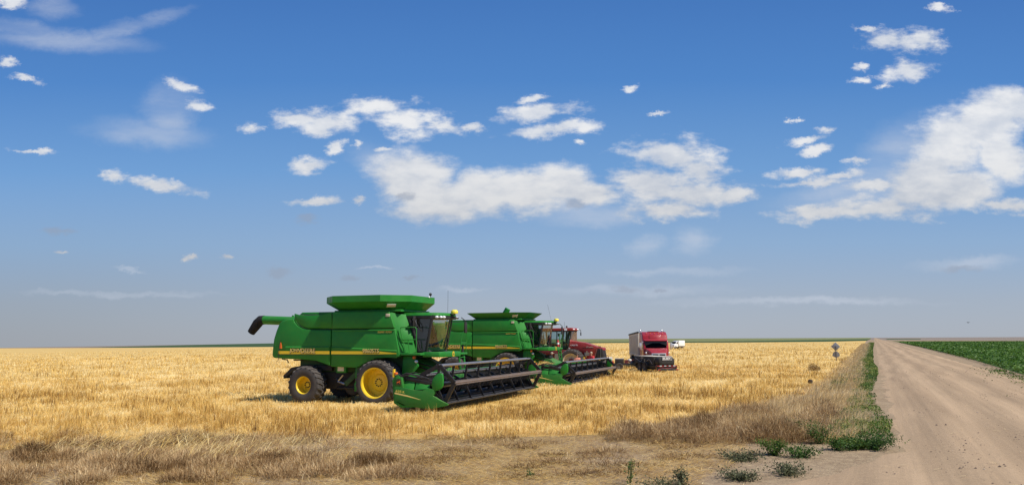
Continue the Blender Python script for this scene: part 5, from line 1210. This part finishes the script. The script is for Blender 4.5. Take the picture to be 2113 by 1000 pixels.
def dry_weeds():
    P = []
    # band of dead weed mounds along the foreground left, thinning to the right, and by the field corner
    for i in range(80):
        px = rng.uniform(-120, 840); py = rng.uniform(900, 1000) if px < 560 else rng.uniform(905, 985)
        lim = np.interp(px, [0, 300, 480, 700, 840], [905, 898, 893, 905, 915])
        if py < lim: continue
        gx, gy = gp(px, py + 6); f = (py - 900) / 100
        P.append(twig_cloud(gx, gy, rng.uniform(.35, .8), rng.uniform(.25, .5), rng.uniform(.12, .34) * (1.1 - .4 * f), 620, rng.uniform(.18, .62) + .12 * f))
    for i in range(70):
        px = rng.uniform(1280, 1720); lim0 = np.interp(px, [1280, 1400, 1500, 1650, 1720], [890, 868, 848, 835, 825]); lim1 = np.interp(px, [1280, 1400, 1500, 1650, 1720], [905, 905, 920, 915, 885])
        py = rng.uniform(lim0, lim1); gx, gy = gp(px, py + 8)
        P.append(twig_cloud(gx, gy, rng.uniform(.4, .8), rng.uniform(.3, .6), rng.uniform(.2, .5), 620, rng.uniform(.30, .60)))
    for i in range(34):
        px = rng.uniform(780, 1420); gx, gy = gp(px, rng.uniform(905, 990)); P.append(twig_cloud(gx, gy, rng.uniform(.3, .9), rng.uniform(.15, .35), rng.uniform(.02, .06), 300, rng.uniform(.10, .42), lean=1.45))
    q = [np.concatenate(k) for k in zip(*P)]
    blade_mesh('dry_weeds', np.stack(q[:3], 1), q[3], q[4], q[5], q[6], q[7], 'dry_weed')
    # soft dead grass between the mounds and along the verge
    x, y, d = polar(42000, 12.5, 24, -42, 8, 1.0); s, t = stc(x, y)
    n0 = vnoise(x, y, 1.3); n1 = vnoise(x + 9, y, 4)
    lim = np.interp(t, [-22, -15, -12, -9], [1, 1, .55, .12])
    ok = (s < edge_s(t) + .8) & (rng.random(len(x)) < lim * np.clip((n0 - .18) * 2.2, 0, 1))
    x, y, n0, n1 = [k[ok] for k in (x, y, n0, n1)]; n = len(x)
    blade_mesh('dead_grass', np.stack([x, y, gz(x)], 1), rng.uniform(.10, .30, n) * (.5 + n0), rng.uniform(.006, .012, n), R(70) + rng.normal(0, 1.1, n), np.clip(rng.normal(np.where(x > -5, 1.35, .95), .35, n), 0, 1.55), np.clip(.36 + n1 * .5 + rng.normal(0, .24, n), 0, 1), 'dry_weed')
    # pale cheat grass on the verge between stubble and road
    X = []; 
    s = 20 + 330 * rng.random(190000) ** 2.2; t = rng.uniform(-6, .2, len(s)); x = dR[0] * s + nR[0] * t; y = dR[1] * s + nR[1] * t
    lo = np.interp(s, [20, 24, 28, 37, 50, 107, 350], [-3.2, -4.2, -5.2, -3.9, -3.1, -3.3, -4.5]); hi = np.interp(s, [20, 26, 35, 50, 70, 100, 350], [-.9, -.6, -.6, -.7, -1.2, -1.3, -1.6])
    n0 = vnoise(x, y, 1.1)
    ok = (t > lo + (n0 - .5)) & (t < hi + (n0 - .5) * 1.6) & (rng.random(len(s)) < np.clip((vnoise(x + 4, y, 1.4) - .16) * 2.6, .12, 1)) & (s > np.where(t > -4, 21.5, edge_s(t) - 7))
    x, y, s, n0 = [k[ok] for k in (x, y, s, n0)]; n = len(x); lod = np.clip(s / 28, 1, 9)
    blade_mesh('verge_grass', np.stack([x, y, gz(x)], 1), rng.uniform(.18, .50, n), rng.uniform(.008, .017, n) * lod, R(100) + rng.normal(0, .6, n), np.abs(rng.normal(.8, .35, n)), np.clip(.58 + (n0 - .5) * .7 + rng.normal(0, .2, n), 0, 1), 'pale_grass')
dry_weeds()

def green_cover():
    # low green weeds in a strip at the road edge
    s = 20.5 + 420 * rng.random(150000) ** 2.4; t = rng.uniform(-3.2, .6, len(s))
    x = dR[0] * s + nR[0] * t; y = dR[1] * s + nR[1] * t
    c0 = np.interp(s, [20.5, 23, 27, 34, 42, 50, 60, 90, 200], [-.4, -.35, -.35, -.5, -.6, -.55, -.8, -.8, -1.0]); hw = np.interp(s, [20.5, 22, 27, 34, 42, 52, 62, 75, 90, 200, 400], [.2, .55, .75, .42, .35, .5, .95, .95, .6, .6, 1.0])
    n0 = vnoise(x, y, 1.4); n1 = vnoise(x + 31, y, .5)
    ok = (np.abs(t - c0 + (n0 - .5) * .8) < hw * (.6 + .8 * n0)) & (n0 * .55 + n1 * .45 > np.interp(s, [20, 24, 50, 62, 100], [.48, .40, .40, .38, .38]))
    # second smaller tongue of green in the ditch
    ok2 = (np.abs(t + 1.95 + .3 * (n0 - .5)) < .38) & (s > 43) & (s < 60) & (n1 > .35)
    ok |= ok2
    x, y, s, n0, n1 = [k[ok] for k in (x, y, s, n0, n1)]; n = len(x); lod = np.clip(s / 30, 1, 8)
    h = .04 + .22 * n0 * rng.random(n)
    leaf_mesh('green_weeds', np.stack([x, y, gz(x) + h], 1), rng.uniform(.035, .085, n) * lod ** .8, np.clip(.56 + (n0 - .5) * 1.2 + rng.normal(0, .2, n) + .08 * (s > 60), 0, 1), 'green_leaf')
    # the broad leaved crop right of the road
    s = 26 + 420 * rng.random(430000) ** 2.0; t = bean_t(s) + (rng.random(len(s)) ** 1.2) * (6 + s * .9)
    x = dR[0] * s + nR[0] * t; y = dR[1] * s + nR[1] * t; d = np.hypot(x, y)
    ang = np.degrees(np.arctan2(x, y)); ok = (ang < 41) & (d > 35)
    row = (t / .76) % 1; n0 = vnoise(x, y, 1.2); n1 = vnoise(x, y, 7)
    ok &= (np.abs(row - .5) < .22 + .40 * n0) | (d > 130)
    ok &= (t > bean_t(s) + (vnoise(s, s * 0, 1.3) - .35) * 1.0)
    x, y, s, t, d, n0, n1 = [k[ok] for k in (x, y, s, t, d, n0, n1)]; n = len(x); lod = np.clip(d / 45, 1, 8)
    h = .08 + (.36 + .22 * n0) * rng.random(n) ** .6 * (.7 + .5 * n1)
    leaf_mesh('bean_crop', np.stack([x, y, gz(x) + h], 1), rng.uniform(.09, .17, n) * lod ** .9, np.clip(.42 + (n1 - .5) * .5 + rng.normal(0, .2, n), 0, 1), 'bean_leaf', tilt=.5, aspect=.8)
    # stray weeds on the sandy strip before the crop
    s = rng.uniform(38, 75, 2600); t = bean_t(s) - .2 - rng.exponential(.5, len(s)); x = dR[0] * s + nR[0] * t; y = dR[1] * s + nR[1] * t
    ok = vnoise(x, y, .9) > .56; x, y = x[ok], y[ok]; n = len(x)
    leaf_mesh('stray_weeds', np.stack([x, y, gz(x) + .05 + .12 * rng.random(n)], 1), rng.uniform(.08, .16, n), np.clip(rng.normal(.6, .2, n), 0, 1), 'green_leaf')
green_cover()

def stones():
    # small clods and pebbles on the road and entrance
    s = 12 + 60 * rng.random(20000) ** 1.7; t = rng.uniform(-6, 8.4, len(s)); x = dR[0] * s + nR[0] * t; y = dR[1] * s + nR[1] * t
    n0 = vnoise(x, y, 2.5); tr = np.abs(((t + .4) % 2.1) - 1.05)
    ok = (rng.random(len(s)) < np.clip((n0 - .3) * 1.8, .03, 1) * np.clip(tr * 1.3, .1, 1)) & ((t > .1) | (s < 21))
    x, y, s, t = [k[ok] for k in (x, y, s, t)]; n = len(x); sz = np.exp(rng.normal(math.log(.010), .55, n)).clip(.005, .04)
    z = gz(x) + .035 + .10 * np.clip(1 - ((t - 4.3) / 4.5) ** 2, 0, 1)
    V = np.empty((n, 6, 3)); P = np.stack([x, y, z], 1)
    for k, (a, b, h) in enumerate(((1, 0, .2), (0, 1, .15), (-1, 0, .2), (0, -1, .1), (.1, .1, .9), (-.1, 0, -.5))):
        j = rng.uniform(.7, 1.4, n) * sz; V[:, k] = P + np.stack([a * j, b * j, h * j], 1)
    mesh_from('road_clods', V.reshape(-1, 3), n, [(0, 1, 4), (1, 2, 4), (2, 3, 4), (3, 0, 4)], 6, np.clip(rng.normal(.25, .2, n), 0, 1), 'clod_mix', 'stuff')
    # a few pale straws dropped on the road
    k = 130; s = 13 + 35 * rng.random(k) ** 1.6; t = rng.uniform(-3, 7, k); x = dR[0] * s + nR[0] * t; y = dR[1] * s + nR[1] * t
    blade_mesh('road_straw', np.stack([x, y, gz(x) + .06 + .10 * np.clip(1 - ((t - 4.3) / 4.5) ** 2, 0, 1)], 1), rng.uniform(.1, .35, k), rng.uniform(.008, .016, k), rng.uniform(0, 6.3, k), np.full(k, 1.54), np.full(k, .95), 'straw', curl=.01)
attr_mat('clod_mix', [(0, (.10, .07, .05)), (.5, (.22, .16, .11)), (1, (.45, .36, .27))], translucent=0.)
stones()

# ------------------------------------------------------------------ single plants
def green_weed(px, py, label, w, h, n, mt='green_leaf', tone=.4, leaf=.046, nst=9, upright=.5, name='green_weed'):
    gx, gy = gp(px, py); z = float(gz(gx))
    T = thing(name, label, 'weed', (gx, gy, z))
    tips = []; m = MB()
    for i in range(nst):
        a = random.uniform(0, 6.28); r = w / 2 * random.uniform(.25, 1); hh = h * random.uniform(.45, 1)
        tip = Vector((r * math.cos(a), r * math.sin(a), hh)); b = Vector((tip.x * .15, tip.y * .15, 0)); md = b.lerp(tip, .5) + Vector((0, 0, hh * .15 * upright))
        m.tube([b, md, tip], [.008, .006, .003], 4, False); tips.append((b, md, tip))
    m.build('stem', mt if mt != 'green_leaf' else 'stem_green', T)
    P = []
    for i in range(n):
        b, md, tip = random.choice(tips); f = random.random() ** .7
        p = b.lerp(md, f * 2) if f < .5 else md.lerp(tip, f * 2 - 1)
        sp = .09 * w ** .5; P.append((p.x + random.gauss(0, sp), p.y + random.gauss(0, sp), max(.01, p.z + random.gauss(0, sp * .5))))
    P = np.array(P)
    o = leaf_mesh('foliage', P, rng.uniform(leaf * .6, leaf * 1.3, n), np.clip(tone + (P[:, 2] / h - .5) * .3 + rng.normal(0, .17, n), 0, 1), mt, None, .75); o.parent = T
    return T
mat('stem_green', (.07, .11, .03), .7)
green_weed(1790, 925, 'dark green weed clump spilling onto the dirt road at the end of the verge', 1.5, .34, 2600, tone=.28, nst=22)
green_weed(1735, 928, 'dark green weed beside the road clump, nearer the stubble', .8, .30, 1300, tone=.3, nst=14)
green_weed(1692, 915, 'tall leafy green weed with upright stems in the brown grass of the field corner', .85, .62, 1300, tone=.4, nst=12, upright=1)
green_weed(1598, 938, 'bright green leafy weed at the foot of the brown dead weeds', .75, .36, 1500, tone=.55, nst=14)
green_weed(1655, 943, 'dark weed between the bright leafy weed and the tall upright weed', .9, .28, 1200, tone=.35, nst=14)
green_weed(1640, 905, 'dark stemmed weed in front of the brown bush', .5, .55, 330, tone=.2, nst=8, upright=1)
green_weed(1520, 948, 'low ragged green weed left of the bright leafy weed', 1.3, .20, 1300, 'grey_leaf', .45, .05, 16)
green_weed(1528, 988, 'grey green sprawling weed on the bare dirt, left of its twin', 1.0, .18, 1100, 'grey_leaf', .35, .045, 16)
green_weed(1632, 978, 'grey green sprawling weed on the bare dirt nearest the road', 1.0, .24, 1200, 'grey_leaf', .38, .045, 18)
green_weed(1405, 1000, 'narrow tufted grey weed at the bottom edge of the picture', .35, .38, 300, 'grey_leaf', .3, .05, 8, 1)
green_weed(1370, 1008, 'low grey green weed sprawling at the bottom edge beside the narrow tuft', 1.0, .16, 500, 'grey_leaf', .4, .05, 12)
green_weed(1300, 1000, 'thin upright weed with sparse leaves standing in the flattened straw', .30, .48, 110, 'green_leaf', .3, .05, 4, 1)
green_weed(1095, 985, 'tiny green sprig in the middle of the flattened straw', .20, .16, 70, 'green_leaf', .3, .04, 5)
green_weed(1782, 880, 'yellowish green weed patch at the road edge above the dark clump', 1.0, .24, 1500, tone=.75, nst=14)
def dry_bush(px, py, label, rx, ry, h, n, tone, name='dry_bush'):
    gx, gy = gp(px, py); q = twig_cloud(0, 0, rx, ry, h, n, tone, ln=(.1, .3), wd=(.004, .009))
    T = thing(name, label, 'dry bush', (gx, gy, float(gz(gx))))
    o = blade_mesh('twigs', np.stack([q[0], q[1], np.maximum(q[2] - gz(q[0]), 0)], 1), q[3], q[4], q[5], q[6], q[7], 'dry_weed', None); o.parent = T
    m = MB(); m.tube([(0, 0, 0), (.02, 0, h * .5)], [.02, .008], 6); m.build('stem', 'post', T)
# (twigs meshes get Blender's own suffix through a fresh name each time)
_bm = blade_mesh
def blade_mesh(name, *a, **k):
    before = set(bpy.data.objects); _bm(name, *a, **k)
    return (set(bpy.data.objects) - before).pop()
dry_bush(66, 948, 'brown dead bush at the far left of the foreground', .5, .4, .36, 2200, .22)
dry_bush(1680, 768, 'brown tumbleweed standing alone in the golden stubble below the road sign', .55, .45, .62, 2200, .25)
dry_bush(1455, 885, 'dark brown dead weed at the edge of the standing stubble', .4, .35, .45, 1800, .28)
dry_bush(1600, 910, 'reddish brown dead bush beside the green weeds', .8, .5, .60, 3000, .42)
dry_bush(290, 972, 'low brown dead weed tangle in the left foreground below the wide bush', .5, .3, .16, 1500, .2)
dry_bush(768, 960, 'grey brown dead weed heap alone right of the left foreground mounds', .6, .35, .22, 1800, .32)
dry_bush(380, 918, 'wide grey brown dead bush along the stubble edge in the left foreground', 1.0, .45, .34, 2800, .42)

# straw pile lying on the header of the rear combine
a0 = on((c2x, c2y), 110.7, (3.2, -3.6, 1.12)); n = 900
g = rng.normal(0, 1, (n, 2)); x = a0[0] + g[:, 0] * .25 + g[:, 1] * .12; y = a0[1] + g[:, 0] * .75
tag(blade_mesh('straw_pile', np.stack([x, y, a0[2] + .16 * rng.random(n) * np.exp(-g[:, 0] ** 2)], 1), rng.uniform(.1, .3, n), rng.uniform(.008, .014, n), rng.uniform(0, 6.28, n), rng.uniform(.8, 1.5, n), np.clip(rng.normal(.5, .2, n), 0, 1), 'straw', None), 'heap of golden straw lying on the header of the rear combine', 'straw')
